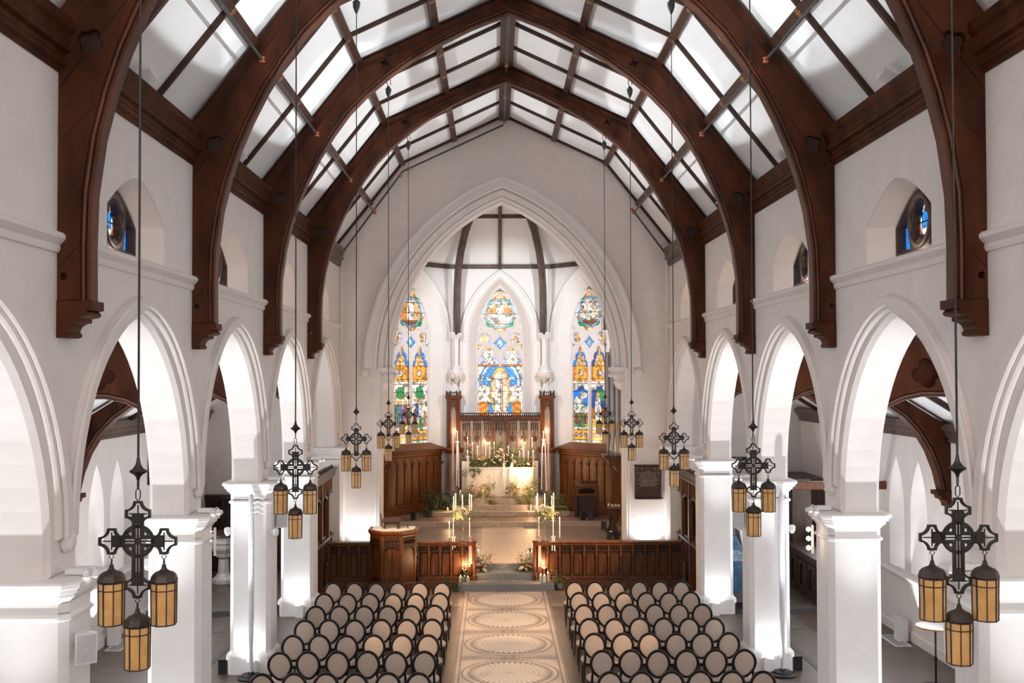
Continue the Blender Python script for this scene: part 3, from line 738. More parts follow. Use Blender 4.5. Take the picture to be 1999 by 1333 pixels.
acor = [(8.05, 3.2), (7.80, 3.2), (7.80, 3.12), (7.86, 3.11), (7.88, 3.04), (7.94, 3.03), (7.99, 2.96), (8.0, 2.9), (8.05, 2.9)]
for s in (-1, 1):
    fr = lambda u, v, w, s=s: (s*u, w, v)
    qf = foil((5.76, 5.36), 4, .11, .105, 8, .15)
    parts = [('timber_brace', mesh('timber_brace', MB().plate([am, qf], fr, 0, .3, .008), M['truss'])),
             ('recess_back', mesh('recess_back', MB().prism(circle((5.76, 5.36), .24, 16), fr, .10, .2), M['truss'])),
             ('soffit_moulding', mesh('soffit_moulding', MB().plate([AI+ao[::-1]], fr, .03, .27, .01).tube([(s*x, .02, z) for x, z in offset(AI, -.06)], .018, 6), M['truss_edge'], 40)),
             ('corbel', mesh('corbel', MB().plate([acor], fr, -.02, .32, .006), M['truss']))]
    for i in range(-1, 4):
        t = thing('aisle_truss', '%s aisle timber brace with quatrefoil, %s from the viewer' % ('left' if s < 0 else 'right', ['unseen nearest', 'first', 'second', 'third', 'fourth'][i+1]), 'roof brace', (0, T0+B*i, 0), kind='structure')
        for nm, me in parts: obj(nm, me, None, t)

# ---------------------------------------------------------------- chancel and apse
ZC, ZA = .527, .672                        # chancel floor, paved floor
XA, BY, FY = 1.82, 36.6, 34.69             # half back wall, back wall, where the facets leave the side walls
XS = 3.73
X0 = -.07
struct('floor_chancel', MB().box(-4.6, 4.6, 26.72, 33.15, -.1, ZC), M['stonefloor'])
obj('inlaid_runner', MB().box(-.62, .60, 26.75, 33.1, ZC, ZC+.004), M['runner'], bpy.data.objects['floor_chancel'])
for x in (-.66, .60): obj('inlaid_border', MB().box(x, x+.04, 26.75, 33.1, ZC, ZC+.006), M['mosaic'], bpy.data.objects['floor_chancel'])
fc = struct('floor_sanctuary', MB().box(-4.3, 4.2, 33.15, 37.2, -.1, ZA-.02), M['steps'])
obj('step_nosing', MB().box(-4.3, 4.2, 33.12, 33.40, ZC+.0, ZA), M['steps'], fc)
rnd = random.Random(3); px = -4.1
while px < 3.9:
    wdt = .20
    for r in range(3):
        sh = .0 if r % 2 == 0 else .1
        obj('paver', MB().box(px+.006+sh, px+wdt-.006+sh, 33.41+r*.42, 33.82+r*.42, ZA-.03, ZA+rnd.uniform(-.003, .003)), M['paver'], fc)
    px += wdt
# altar steps: three blocks, and the entrance steps in the screen
st = thing('altar_steps', 'four warm grey stone steps rising to the white altar', 'steps', (X0, 34.4, ZA))
for nm, x, y0, y1, z0, z1 in (('stone_step', 2.26, 0, .36, 0, .165), ('stone_step', 1.62, .35, .73, .0, .325), ('stone_step', 1.45, .72, 1.8, .0, .53)):
    obj(nm, MB().plate([[(-x, z0), (x, z0), (x, z1), (-x, z1)]], lambda u, v, w: (u, w, v), y0, y1 + (1.2 if nm and x > 2 else .3), .012), M['steps'], st)
for s in (-1, 1):
    k = obj('moss_bed', MB().box(s*1.95-.27, s*1.95+.27, .05, .9, .165, .18), M['moss'], st)
es = thing('chancel_steps', 'three grey granite steps between the timber screens', 'steps', (0, 25.85, 0))
for x0, x1, y0, y1, z0, z1 in ((-1.2, 1.19, 0, .6, 0, .175), (-.80, .78, .45, 1.0, .0, .355), (-.80, .78, .86, 1.3, .0, ZC-.004)):
    obj('granite_step', MB().plate([[(x0, z0), (x1, z0), (x1, z1), (x0, z1)]], lambda u, v, w: (u, w, v), y0, y1, .012), M['granite'], es)
obj('worn_tread', MB().box(-.78, .76, .28, .44, .172, .180), M['steps'], es)

# walls of the apse: two side walls, two facets, the back
for s, nm in ((-1, 'wall_chancel_left'), (1, 'wall_chancel_right')):
    x = X0+s*XS; a, b = sorted((x, x+s*.3))
    struct(nm, MB().box(a, b, YE+.55, FY+.1, -.1, 13.2), M['stone_paint'])
GW, GSP, GAP, GSILL = .80, 6.55, 8.48, 3.0       # glass half width, springing, apex, sill
RW, RAP = 1.10, 8.74                             # mouth of the reveal
def apse_wall(name, fr, half, ext=0.0):
    lp = [(-half-ext, -.1), (half+ext, -.1), (half+ext, 9.35), (-half-ext, 9.35)]
    op = [(-RW, 2.82), (RW, 2.82)] + arch(0, RW, 6.5, RAP, 14)[::-1]
    return struct(name, MB().plate([lp, op], fr, 0, .10), M['stone_paint'])
# facet frames: origin at the foot of the facet's middle, u along it, w outwards
r2 = math.sqrt(.5)
FC = [(X0-(XA+XS)/2, (BY+FY)/2), (X0, BY), (X0+(XA+XS)/2, (BY+FY)/2)]
FU = [(r2, r2), (1, 0), (r2, -r2)]; FW = [(-r2, r2), (0, 1), (r2, r2)]
HALF = [math.hypot(XS-XA, BY-FY)/2, XA, math.hypot(XS-XA, BY-FY)/2]
APF = [frame((c[0], c[1], 0), (u[0], u[1], 0), (0, 0, 1), (q[0], q[1], 0)) for c, u, q in zip(FC, FU, FW)]
WN = ['wall_apse_left', 'wall_apse_back', 'wall_apse_right']

def oculus_paint(u, v, kind):
    r = math.hypot(u, v); a = math.atan2(v, u)
    if r < .46:
        if kind == 'c':
            if v < -.30: return blend(GOLD, WHITE, .45)
            if v < .0: return WHITE if abs(u) < .36 else blend(GOLD, WHITE, .6)
            if abs(u) < .14: return WHITE
            return blend(AMB, GOLD, .4) if v < .2 else blend(GOLD, WHITE, .35)
        if kind == 'l':
            if v < -.27: return BROWN
            if abs(u-.02) < .16 and v < .32: return WHITE
            if v > .33: return blend(BROWN, WHITE, .5)
            return blend(AMB, GOLD, .3) if u < -.12 else blend(FLESH, GOLD, .4)
        if abs(u+.02) < .07 and -.3 < v < .25: return WHITE
        t = noise.noise(Vector((u*7, v*7, 3)))
        return blend(BROWN, WHITE, .5+.5*t) if v > -.28 else BROWN
    if r < .53: return blend(BLUE, WHITE, .35) if int(a*9) % 2 else SKY
    k = (a/(PI/4)) % 2
    ax = abs(((a+PI/4) % (PI/2))-PI/4)
    if ax < .42:
        rr_ = math.hypot(r-.60, ax*.6)
        return WHITE if rr_ < .07 else (GOLD if rr_ < .15 else AMB)
    return GREEN if r < .66 else blend(GREEN, WHITE, .4)
def head_paint(u, v, gold=True):          # canopied lancet head, u about its axis, v over the springing
    if v > .38 and abs(u) < .1: return GOLD if abs(u) < .05 else BLUE
    if abs(u) < .24-.30*v: return blend(GOLD, WHITE, .3) if int((v*14)) % 2 else GOLD
    return BLUE if gold == 1 else DBLUE
def fig(u, v, cx, base, h, robe, skin=FLESH, lean=0.0, halo=True):
    """a robed figure h tall standing on base at cx; None outside"""
    t = (v-base)/h; x = u-cx-lean*t
    if t < 0 or t > 1.08: return None
    if t > .86:
        r = math.hypot(x, (t-.94)*h)
        if r < .065*h*1.1: return skin
        return (GOLD if halo and r < .1*h else None)
    wd = h*(.17-.06*t) if t < .6 else h*(.135-.12*(t-.6))
    if abs(x) > wd: return None
    f = math.sin(x*60/h+t*5)
    return blend(robe, WHITE, .35) if f > .45 else (tuple(c*.62 for c in robe) if f < -.75 else robe)
def centre_paint(u, v):                   # the tall risen figure between two kneeling ones
    if abs(u) > .74: return WHITE if int(v*11) % 2 else blend(GOLD, WHITE, .6)
    r = math.hypot(u, (v-5.05)*.9)
    m = math.hypot(u/.36, (v-4.75)/.86)
    if math.hypot(u/.40, (v-3.92)/.15) < 1: return blend(WHITE, FLESH, .45) if math.sin(u*30+v*25) > -.2 else blend(FLESH, RED, .25)
    if m < 1:
        x = abs(u)
        if math.hypot(u, (v-5.36)/1.25) < .075: return blend(FLESH, WHITE, .35)
        if v < 5.28 and x < .20-.06*(v-4.2):
            if 0.02 < u < .11 and v < 5.2: return blend(RED, FLESH, .45) if math.sin(u*90) > 0 else FLESH
            return WHITE
        return blend(GOLD, WHITE, .45) if m < .86 else GOLD
    if abs(v-5.13-.35*(abs(u)-.2)) < .06 and .2 < abs(u) < .5: return WHITE
    for s in (-1, 1):
        x = s*u
        if .34 < x and v < 5.0-.5*abs(x-.56):
            if math.hypot(x-.50, v-4.92) < .085: return FLESH
            if v > 4.45: return WHITE if s < 0 or v > 4.6 else blend(WHITE, GOLD, .4)
            if x > .40+.25*(4.45-v)*.3: return (blend(AMB, GOLD, .5) if math.sin(v*30+x*20) > -.3 else AMB) if v < 4.4 else WHITE
    if .62 < r < .70: return WHITE
    return (blend(BLUE, SKY, .55) if (int(u*16+50)+int(v*15)) % 3 == 0 else BLUE) if r < .75 or v < 5.0 else blend(WHITE, GREEN, .25)
def light_paint(u, v, kind, k):           # one lancet light of a side window; u about the light's axis, v above the sill
    if abs(u) > .335: return WHITE if int(v*12) % 2 else blend(GOLD, WHITE, .5)
    if v < .06: return WHITE
    if v < .10: return GREEN
    if v < .42:
        c = math.hypot(((u+.335) % .22)-.11, v-.26)
        return blend(BLUE, LILAC, .4) if c < .055 else (AMB if c < .075 else GOLD)
    if v < .52: return WHITE
    if v > 2.02:
        if v < 2.12: return RED if v < 2.05 else WHITE
        if v < 2.62:
            c = math.hypot(u, v-2.40); return WHITE if c < .09 else (AMB if c < .12 or abs(u) > .27 else GOLD)
        return head_paint(u, v-2.62, 1 if kind == 'l' or k == 0 else 0)
    if v > 1.80:
        return WHITE if abs(u) > .5*(2.15-v) or v > 1.93 else (GREEN if kind == 'l' else DBLUE)
    if kind == 'r':
        if k == 0:
            f = fig(u, v, .03, 1.22, .55, WHITE) or None
            if f: return f
            if math.hypot((u-.16)/1.2, v-1.62) < .10: return blend(GOLD, WHITE, .5)
            if v > 1.12:
                return WHITE if (u+.14)**2*2+(v-1.35)**2 < .06 else (blend(GREEN, WHITE, .5) if v < 1.25 else BLUE)
            if v > 1.02: return blend(WHITE, LILAC, .3)
            for c, b, h, rb in ((-.2, .62, .42, RED), (.02, .72, .36, GREEN), (.18, .66, .36, RED), (-.06, .5, .32, BLUE)):
                f = fig(u, v, c, b, h, rb, halo=True)
                if f: return f
            return blend(BROWN, GREEN, .35) if v > .65 else (GOLD if math.sin(u*40+v*31) > .6 else GREEN)
        f = fig(u, v, -.06, .78, .92, WHITE, lean=-.02)
        if f: return f
        if v < .82: return GOLD if math.sin(u*22+v*50) > 0 else blend(GREEN, GOLD, .3)
        if v > 1.45 and u > -.15: return GREEN if math.sin(u*35)*math.cos(v*37) > -.2 else DGREEN
        return DBLUE if v > 1.2 else blend(BROWN, AMB, .5)
    # left window: palms, a crowd, blue and green robes
    if v > 1.5:
        if math.hypot(u*(1 if k else -1)-.02, (v-1.68)*1.2) < .19: return GREEN if math.sin(u*50+v*30) > -.4 else DGREEN
        return WHITE if v > 1.62 else blend(GOLD, WHITE, .45)
    cs = ((-.2, .60, .85, DGREEN), (-.02, .55, .88, BLUE), (.2, .62, .8, RED)) if k == 0 else ((-.1, .9, .55, BLUE), (.14, .85, .5, WHITE), (-.2, .5, .62, RED), (.06, .48, .52, GREEN), (.24, .55, .5, FLESH))
    for c, b, h, rb in cs:
        f = fig(u, v, c, b, h, rb)
        if f: return f
    return blend(WHITE, GOLD, .25) if v > .95 else (blend(WHITE, SKY, .4) if math.sin(u*23+v*19) > 0 else blend(GOLD, WHITE, .35))
def window_paint(kind):
    def f(u, v):
        if math.hypot(u, v-7.52) < .76: return oculus_paint(u, v-7.52, kind)
        for s in (-1, 1):
            if math.hypot(u-s*.56, v-6.64) < .21:
                return LILAC if math.hypot(u-s*.56, v-6.64) > .15 else (GOLD if abs(u-s*.56) < .05 else WHITE)
        if abs(u)+abs(v-6.465) < .32: return BLUE if math.hypot(u, v-6.465) > .12 else (SKY if abs(u) > .05 else WHITE)
        if v > 6.4: return (AMB if (v*13) % 1 < .4 else GREEN) if v > 8.2 else (GREEN if abs(u) > .7 else GOLD)
        if kind == 'c':
            if v < 5.66: return centre_paint(u, v)
            x = abs(u)-.42
            if v < 5.72: return AMB
            return (GOLD if v > 6.2 else (LILAC if abs(x) > .2 else WHITE)) if math.sin(x*50)*math.sin(v*45) > -.6 else blend(GREEN, WHITE, .5)
        k = 0 if u < 0 else 1
        return light_paint(u-(-.415 if k == 0 else .415), v-3.0, kind, k)
    return f
def trefoil_head(c, hw, sp, ap):          # cusped pointed head
    pts = []; h = ap-sp
    R = [(-1, 0), (-1.0, .16), (-.86, .30), (-.66, .36), (-.70, .46), (-.62, .60), (-.45, .68), (-.30, .72), (-.24, .84), (-.12, .95)]
    L = [(c+x*hw, sp+y*h) for x, y in R]
    return L + [(c, ap)] + [(2*c-x, z) for x, z in L[::-1]]
def tracery(kind):
    outer = [(-GW-.05, GSILL-.1), (GW+.05, GSILL-.1)] + arch(0, GW+.05, 6.52, GAP+.1, 14)[::-1]
    loops = [outer]
    oc = []
    for k in range(8):                     # oculus of four large and four small lobes
        pass
    big = foil((0, 7.52), 4, .41, .31, 10, 0)
    small = foil((0, 7.52), 4, .52, .17, 8, PI/4)
    pts = []
    for i in range(72):
        a = 2*PI*i/72
        def reach(cx_, cy_, r):
            d = Vector((math.cos(a), math.sin(a))); c = Vector((cx_, cy_)); p = c.dot(d); q = c.length_squared-p*p
            return p+math.sqrt(r*r-q) if q < r*r else 0
        R = .50
        for k in range(4):
            t = k*PI/2; R = max(R, reach(.42*math.cos(t), .42*math.sin(t), .275))
            t += PI/4; R = max(R, reach(.50*math.cos(t), .50*math.sin(t), .17))
        pts.append((R*math.cos(a), 7.52+R*math.sin(a)))
    loops.append(pts)
    for s in (-1, 1):
        loops.append(foil((s*.555, 6.64), 4, .095, .105, 7, PI/4))
        loops.append([(s*x, z) for x, z in ((.79, 6.98), (.79, 7.30), (.70, 7.04), (.62, 6.93))])
        loops.append([(s*x, z) for x, z in ((.79, 6.20), (.79, 6.42), (.66, 6.38))])
    loops.append([(r*math.cos(t), 6.465+r*1.0*math.sin(t)) for k in range(16) for r, t in (((.235 if k % 4 == 0 else (.15 if k % 2 == 0 else .165)), k*PI/8),)])
    loops.append([(-.22, 8.23), (.22, 8.23), (.1, 8.33), (0, 8.42), (-.1, 8.33)])
    if kind == 'c':
        loops.append([(-.79, GSILL), (.79, GSILL), (.79, 5.72), (.79, 5.78)] + trefoil_head(.405, .365, 5.72, 6.34)[::-1][1:-1] + [(0.03, 5.72), (0, 5.68), (-.03, 5.72)] + trefoil_head(-.405, .365, 5.72, 6.34)[::-1][1:-1] + [(-.79, 5.78)])
    else:
        for c in (-.415, .415): loops.append([(c-.355, GSILL), (c+.355, GSILL)] + trefoil_head(c, .355, 5.60, 6.34)[::-1])
    rj = random.Random(2)
    return [[(a+rj.uniform(-4e-4, 4e-4), b+rj.uniform(-4e-4, 4e-4)) for a, b in l] for l in loops]
names = ['l', 'c', 'r']
for q in range(3):
    fr = APF[q]; kind = names[q]
    apse_wall(WN[q], fr, HALF[q], .03)
    w_ = thing('window_%d' % (q+1), None, None, kind='structure')
    mb = MB().plate(tracery(kind), fr, .40, .52, .02)
    obj('tracery', mb, M['tracery'], w_)
    rb = MB()
    rb.tube([fr(.56*math.cos(t)*1.0, 7.52+.56*math.sin(t), .40) for t in [2*PI*k/40 for k in range(40)]], .0, 4, True) if False else None
    for s in (-1, 1): rb.tube([fr(s*.555+.235*math.cos(t), 6.64+.235*math.sin(t), .40) for t in [2*PI*k/24 for k in range(24)]], .028, 6, True)
    for c in (-.41, .41): rb.tube([fr(u, v, .40) for u, v in arch(c, .40, 5.62, 6.44, 8)], .028, 6)
    rb.tube([fr(r_*math.cos(t), 6.465+r_*math.sin(t), .40) for k in range(16) for r_, t in (((.275 if k % 4 == 0 else .21), k*PI/8),)], .022, 6, True)
    rb.tube([fr(u, v, .39) for u, v in arch(0, GW+.02, 6.52, GAP+.06, 14)], .035, 6)
    for k in range(8):
        rr_ = .44 if k % 2 == 0 else .52; R = .315 if k % 2 == 0 else .21; a = k*PI/4
        rb.tube([fr(rr_*math.cos(a)+R*math.cos(a+t), 7.52+rr_*math.sin(a)+R*math.sin(a+t), .40) for t in [(-1.15+2.3*i/10) for i in range(11)]], .026, 6)
    if kind != 'c': rb.tube([fr(0, GSILL, .39), fr(0, 5.75, .39)], .035, 6)
    o = obj('tracery_moulding', rb, M['tracery'], w_, smooth=50)
    ins = lambda u, v: abs(u) < GW and v < GSP+1.95*(1-(abs(u)/GW)**1.6)+.05 and v > GSILL
    obj('stained_glass', paint_grid('pane', M['stained_centre' if kind == 'c' else 'stained'], lambda u, v, w: fr(u, v, .47), -GW, GW, GSILL, GAP+.02, 104, 350, ins, window_paint(kind), .3, q, True), None, w_)
    sb = MB()
    for z in (3.0, 3.44, 3.88, 4.32, 4.76, 5.2, 5.64, 7.15, 7.5, 7.85): 
        for w0 in (.452,): sb.add([fr(u, z+v, w0-d) for d in (0, .012) for u, v in ((-.79, -.008), (.79, -.008), (.79, .008), (-.79, .008))], [(0, 1, 2, 3), (4, 5, 6, 7), (0, 1, 5, 4), (2, 3, 7, 6)])
    obj('saddle_bar', sb, M['black'], w_)
    rb2 = MB(); ml = [(-RW, 2.82), (RW, 2.82)] + arch(0, RW, 6.5, RAP, 14)[::-1]; il = [(-GW-.03, 2.98), (GW+.03, 2.98)] + arch(0, GW+.03, 6.52, GAP+.08, 14)[::-1]
    N = len(ml); rb2.add([fr(u, v, .0) for u, v in ml]+[fr(u, v, .45) for u, v in il], [(i, (i+1) % N, N+(i+1) % N, N+i) for i in range(1, N)])
    obj('reveal', rb2, M['stone_paint'], w_)
    obj('wooden_sill', MB().add([fr(u, v, w0) for u, v, w0 in ((-RW-.05, 2.80, -.06), (RW+.05, 2.80, -.06), (RW, 2.84, 0.0), (GW+.02, 3.0, .45), (-GW-.02, 3.0, .45), (-RW, 2.84, .0))], [(0, 1, 2, 5), (5, 2, 3, 4)]), M['oak_red'], w_)
    n += 1; struct('trim_%d' % n, MB().plate([arch(0, 1.43, 6.5, 9.02, 16)+arch(0, 1.14, 6.5, 8.77, 16)[::-1]], fr, -.06, .01, .02)
                   .plate([arch(0, 1.43, 6.5, 9.02, 16)+arch(0, 1.33, 6.5, 8.93, 16)[::-1]], fr, -.11, -.05, .02), M['stone_paint'])
    n += 1; jb = MB()
    for s in (-1, 1): a, b = sorted((s*1.43, s*1.14)); jb.plate([[(a, 2.8), (b, 2.8), (b, 6.5), (a, 6.5)]], fr, -.06, .01, .02); a, b = sorted((s*1.43, s*1.33)); jb.plate([[(a, 2.8), (b, 2.8), (b, 6.5), (a, 6.5)]], fr, -.11, -.05, .02)
    struct('trim_%d' % n, jb, M['stone_paint'])
# apse vault: plaster cells, grey-brown ribs, ring beam
APX = (X0, 32.9, 12.85)
ring_pts = [(X0-XS, 28.8), (X0-XS, FY), (X0-XA, BY), (X0+XA, BY), (X0+XS, FY), (X0+XS, 28.8)]
va = MB(); RZ = 9.16
for a, b in zip(ring_pts[1:-2], ring_pts[2:-1]): va.add([(a[0], a[1], RZ), (b[0], b[1], RZ), APX], [(0, 1, 2)])
for s, (a, b) in ((-1, (ring_pts[0], ring_pts[1])), (1, (ring_pts[-2], ring_pts[-1]))): va.add([(a[0], a[1], RZ), (b[0], b[1], RZ), APX, (X0, 28.8, 12.85)], [(0, 1, 2, 3)])
struct('ceiling_apse', va, M['panel'])
def rib(path, wd, dp, nm='roof_rib', out=None):
    mb = MB(); P = [Vector(p) for p in path]; rings = []
    for i, p in enumerate(P):
        t = (P[min(i+1, len(P)-1)]-P[max(i-1, 0)]).normalized(); o = Vector(out); x = t.cross(o).normalized(); z = x.cross(t).normalized()
        rings.append([p+x*i_*wd/2+z*j*dp for i_, j in ((-1, -.2), (-1, .55), (-.55, 1), (.55, 1), (1, .55), (1, -.2))])
    return mb.loft(rings)
rbn = thing('apse_ribs', 'dark ribbed timber vault frame over the apse windows', 'roof ribs', (X0, BY, 6.8), kind='structure')
def rp(nm, mb): obj(nm, mb, M['ribwood'], rbn).matrix_parent_inverse = Matrix.Translation((X0, BY, 6.8)).inverted()
for s in (-1, 1):
    cx_ = X0+s*(XA-.30)
    for nm, pth in (('curved_rib', [(cx_, BY-.30, 6.8), (cx_-s*.0, BY-.33, 7.6), (cx_-s*.02, BY-.42, 8.4), (cx_-s*.06, BY-.58, 9.0), (cx_-s*.16, BY-.92, 9.6), (cx_-s*.34, BY-1.4, 10.25), (cx_-s*.8, BY-2.3, 11.35), (X0, 32.95, 12.72)]),):
        rp(nm, rib(pth, .21, .2, out=(-s*.5, -1, -.35)))
        rp('rib_moulding', MB().tube([(x, y-.19, z-.06) for x, y, z in pth], .05, 6))
    rp('wall_rib', rib([(X0+s*(XS-.12), FY-.05, 6.8), (X0+s*(XS-.14), FY-.1, 9.0), (X0+s*2.9, FY-.5, 10.3), (X0, 32.9, 12.7)], .18, .18, out=(-s, -.4, -.3)))
    m = ((XA+XS)/2, (BY+FY)/2)
    rp('facet_rib', rib([(X0+s*m[0], m[1], 9.14), (X0, 32.95, 12.76)], .10, .10, out=(-s, -.7, -.6)))
rp('centre_rib', rib([(X0, BY-.02, 9.12), (X0, 32.95, 12.76)], .12, .12, out=(0, -1, -1)))
t_ = .42
for a, b in zip(ring_pts[:-1], ring_pts[1:]):
    rp('ring_beam', MB().bar((a[0]*.985, a[1]-.05, 9.14), (b[0]*.985, b[1]-.05, 9.14), .12, .15))
q = [(a[0]+(APX[0]-a[0])*t_, a[1]+(APX[1]-a[1])*t_, RZ+(APX[2]-RZ)*t_-.03) for a in ring_pts[1:-1]]
for a, b in zip(q[:-1], q[1:]): rp('upper_purlin', MB().bar(a, b, .11, .12))
# colonnettes carrying the ribs
for s in (-1, 1):
  for k, (cx_, cy_) in enumerate(((X0+s*(XA-.29), BY-.29), (X0+s*(XS-.12), FY-.05))):
    t = thing('colonnette', '%s white colonnette with carved capital between the apse windows' % ('left' if s < 0 else 'right') if k == 0 else '%s white colonnette beside the chancel arch, mostly hidden' % ('left' if s < 0 else 'right'), 'colonnette', (cx_, cy_, 5.15), kind='structure')
    obj('shaft', MB().lathe([(.085, .50), (.085, 1.40)], n=14), M['stone_paint'], t, smooth=40)
    obj('base', MB().lathe([(.16, .34), (.17, .40), (.13, .44), (.14, .48), (.10, .54)], n=8, a0=PI/8), M['stone_paint'], t)
    obj('capital', MB().lathe([(.085, 1.38), (.11, 1.40), (.10, 1.42), (.13, 1.50), (.19, 1.56), (.21, 1.58), (.22, 1.64), (.20, 1.67)], n=8, a0=PI/8), M['stone_paint'], t)
    obj('bracket', MB().lathe([(.01, -.1), (.06, -.04), (.09, .0), (.16, .12), (.20, .16), (.21, .22), (.235, .26), (.235, .31), (.2, .34)], n=8, a0=PI/8), M['stone_paint'], t)
    lf = MB()
    for j in range(8):
        a = j*PI/4; c = (.16*math.cos(a), .16*math.sin(a)); lf.tube([(c[0]*.8, c[1]*.8, .05), (c[0]*1.25, c[1]*1.25, .13), (c[0]*1.38, c[1]*1.38, .20), (c[0]*1.2, c[1]*1.2, .22)], [.02, .045, .05, .02], 6)
        lf.tube([(c[0]*.75, c[1]*.75, 1.45), (c[0]*1.1, c[1]*1.1, 1.52), (c[0]*1.25, c[1]*1.25, 1.55)], [.015, .03, .025], 6)
    obj('carved_leaf', lf, M['stone_paint'], t, smooth=60)['kind'] = 'stuff'
# oak wainscot round the apse
def wainscot(name, label, fr, u0, u1, cnt, top=2.80):
    t = thing(name, label, 'panelling')
    H = top; mb = MB()
    back = MB().plate([[(u0, ZA), (u1, ZA), (u1, H-.1), (u0, H-.1)]], fr, -.03, .0); obj('backing', back, M['oak_red'], t)
    mb = MB().plate([[(u0, H-.13), (u1, H-.13), (u1, H-.05), (u0, H-.05)]], fr, -.10, 0, .015).plate([[(u0, H-.05), (u1, H-.05), (u1, H), (u0, H)]], fr, -.14, 0, .012).plate([[(u0, H-.22), (u1, H-.22), (u1, H-.13), (u0, H-.13)]], fr, -.07, 0, .012)
    obj('cornice', mb, M['oak_red'], t)
    obj('base_rail', MB().plate([[(u0, ZA), (u1, ZA), (u1, ZA+.16), (u0, ZA+.16)]], fr, -.11, 0, .015).plate([[(u0, ZA+.16), (u1, ZA+.16), (u1, ZA+.30), (u0, ZA+.30)]], fr, -.07, 0, .01), M['oak_red'], t)
    pw = (u1-u0)/cnt
    for k in range(cnt):
        a = u0+k*pw
        obj('panel', MB().plate([[(a+.05, ZA+.34), (a+pw-.05, ZA+.34), (a+pw-.05, H-.26), (a+.05, H-.26)]], fr, -.045, -.02, .012), M['oak_red'], t)
        ob = [(a+.03, H-.24), (a+.03, H-.44)] + [(a+pw/2-(pw/2-.03)*math.cos(x), H-.44+.10*math.sin(x)*(1 if i != 3 else 1.5)) for i, x in enumerate([PI*j/6 for j in range(7)])] + [(a+pw-.03, H-.44), (a+pw-.03, H-.24)]
        obj('carved_head', MB().plate([ob], fr, -.062, -.03, .006), M['oak_red'], t)
        lf = MB()
        for dx in (-.05, 0, .05):
            p = fr(a+pw-.0+dx, H-.47-.03*(dx == 0), -.065); lf.lathe([(.005, -.04), (.022, -.02), (.02, .02), (.005, .03)], p, 6)
        obj('carved_drop', lf, M['oak_dark'], t)
        if k: obj('stile', MB().plate([[(a-.03, ZA+.28), (a+.03, ZA+.28), (a+.03, H-.24), (a-.03, H-.24)]], fr, -.075, 0, .012), M['oak_red'], t)
    return t
wainscot('oak_wainscot', 'tall oak panelling under the left apse window', APF[0], -HALF[0]+.02, HALF[0]-.36, 7)
wainscot('oak_wainscot', 'tall oak panelling under the right apse window', APF[2], -HALF[2]+.36, HALF[2]-.02, 7)
for s, lab in ((-1, 'short return of oak panelling beside the left chancel jamb'), (1, 'short return of oak panelling beside the organ pipes')):
    fr_ = frame((X0+s*XS, 0, 0), (0, 1, 0), (0, 0, 1), (s, 0, 0)); wainscot('oak_wainscot', lab, fr_, 31.0, FY-.16, 9)
# ================================================================ timber screens
def screen_run(t, x0, x1, cnt, y=26.35, H=1.14):
    pw = (x1-x0)/cnt; fr = XZ(y)
    obj('top_rail', MB().plate([[(x0-.02, H-.045), (x1+.02, H-.045), (x1+.02, H), (x0-.02, H)]], fr, -.05, .22, .012).plate([[(x0, H-.10), (x1, H-.10), (x1, H-.045), (x0, H-.045)]], fr, -.02, .18, .01), M['oak_red'], t)
    obj('base_rail', MB().plate([[(x0, 0), (x1, 0), (x1, .17), (x0, .17)]], fr, -.05, .17, .012).plate([[(x0, .17), (x1, .17), (x1, .26), (x0, .26)]], fr, -.015, .16, .01), M['oak'], t)
    obj('backing', MB().plate([[(x0, .2), (x1, .2), (x1, H-.08), (x0, H-.08)]], fr, .06, .15), M['oak'], t)
    pm = mesh('panel', MB().plate([[(.045, .29), (pw-.045, .29), (pw-.045, H-.30), (pw/2, H-.255), (.045, H-.30)]], fr, .035, .07, .012), M['oak'])
    hw = pw/2-.035
    top = [(-hw, H-.115), (-hw, H-.40)] + [(-hw+.012, H-.40), (-hw+.03, H-.36), (-hw+.012, H-.345)] + [(-hw*.88*math.cos(a), H-.345+.085*math.sin(a)) for a in [PI*j/10 for j in range(11)]][0:] + [(hw-.012, H-.345), (hw-.03, H-.36), (hw-.012, H-.40), (hw, H-.40), (hw, H-.115)]
    holes = []
    for sx in (-1, 1):
        holes.append(foil((sx*.06, H-.180), 4, .022, .021, 5, PI/4))
        holes.append([(sx*x, z) for x, z in ((hw-.012, H-.14), (hw-.012, H-.22), (hw-.035, H-.18))])
        holes.append([(sx*x, z) for x, z in ((hw-.015, H-.25), (hw-.015, H-.30), (hw-.045, H-.262))])
    holes.append([(-.012, H-.14), (0, H-.22), (.012, H-.14)])
    hm_ = mesh('carved_head', MB().plate([top]+holes, lambda u, v, w: (u+pw/2, y+w, v), .0, .04, .005), M['oak_dark'])
    bm_ = mesh('buttress', MB().plate([[(-.025, H-.36), (.025, H-.36), (.025, H-.10), (-.025, H-.10)]], fr, -.03, .07, .006).plate([[(-.018, .2), (.018, .2), (.018, H-.36), (-.018, H-.36)]], fr, .0, .07, .006)
               .plate([[(-.030, H-.40), (.030, H-.40), (.024, H-.36), (-.024, H-.36)]], fr, -.04, .03, .004), M['oak_red'])
    for k in range(cnt):
        obj('panel', pm, None, t, loc=(x0+k*pw, 0, 0)); obj('carved_head', hm_, None, t, loc=(x0+k*pw, 0, 0))
        obj('buttress', bm_, None, t, loc=(x0+k*pw, 0, 0))
    obj('buttress', bm_, None, t, loc=(x1, 0, 0))
def newel(t, x, y=26.30):
    obj('newel_post', MB().lathe([(.055, .175), (.055, .30), (.035, .34), (.035, .82), (.045, .85), (.05, .88), (.035, .90), (.05, .93)], (x, y, 0), 8, PI/8).box(x-.045, x+.045, y-.045, y+.06, .92, 1.13).box(x-.055, x+.055, y-.055, y+.07, 1.13, 1.17), M['oak_red'], t)
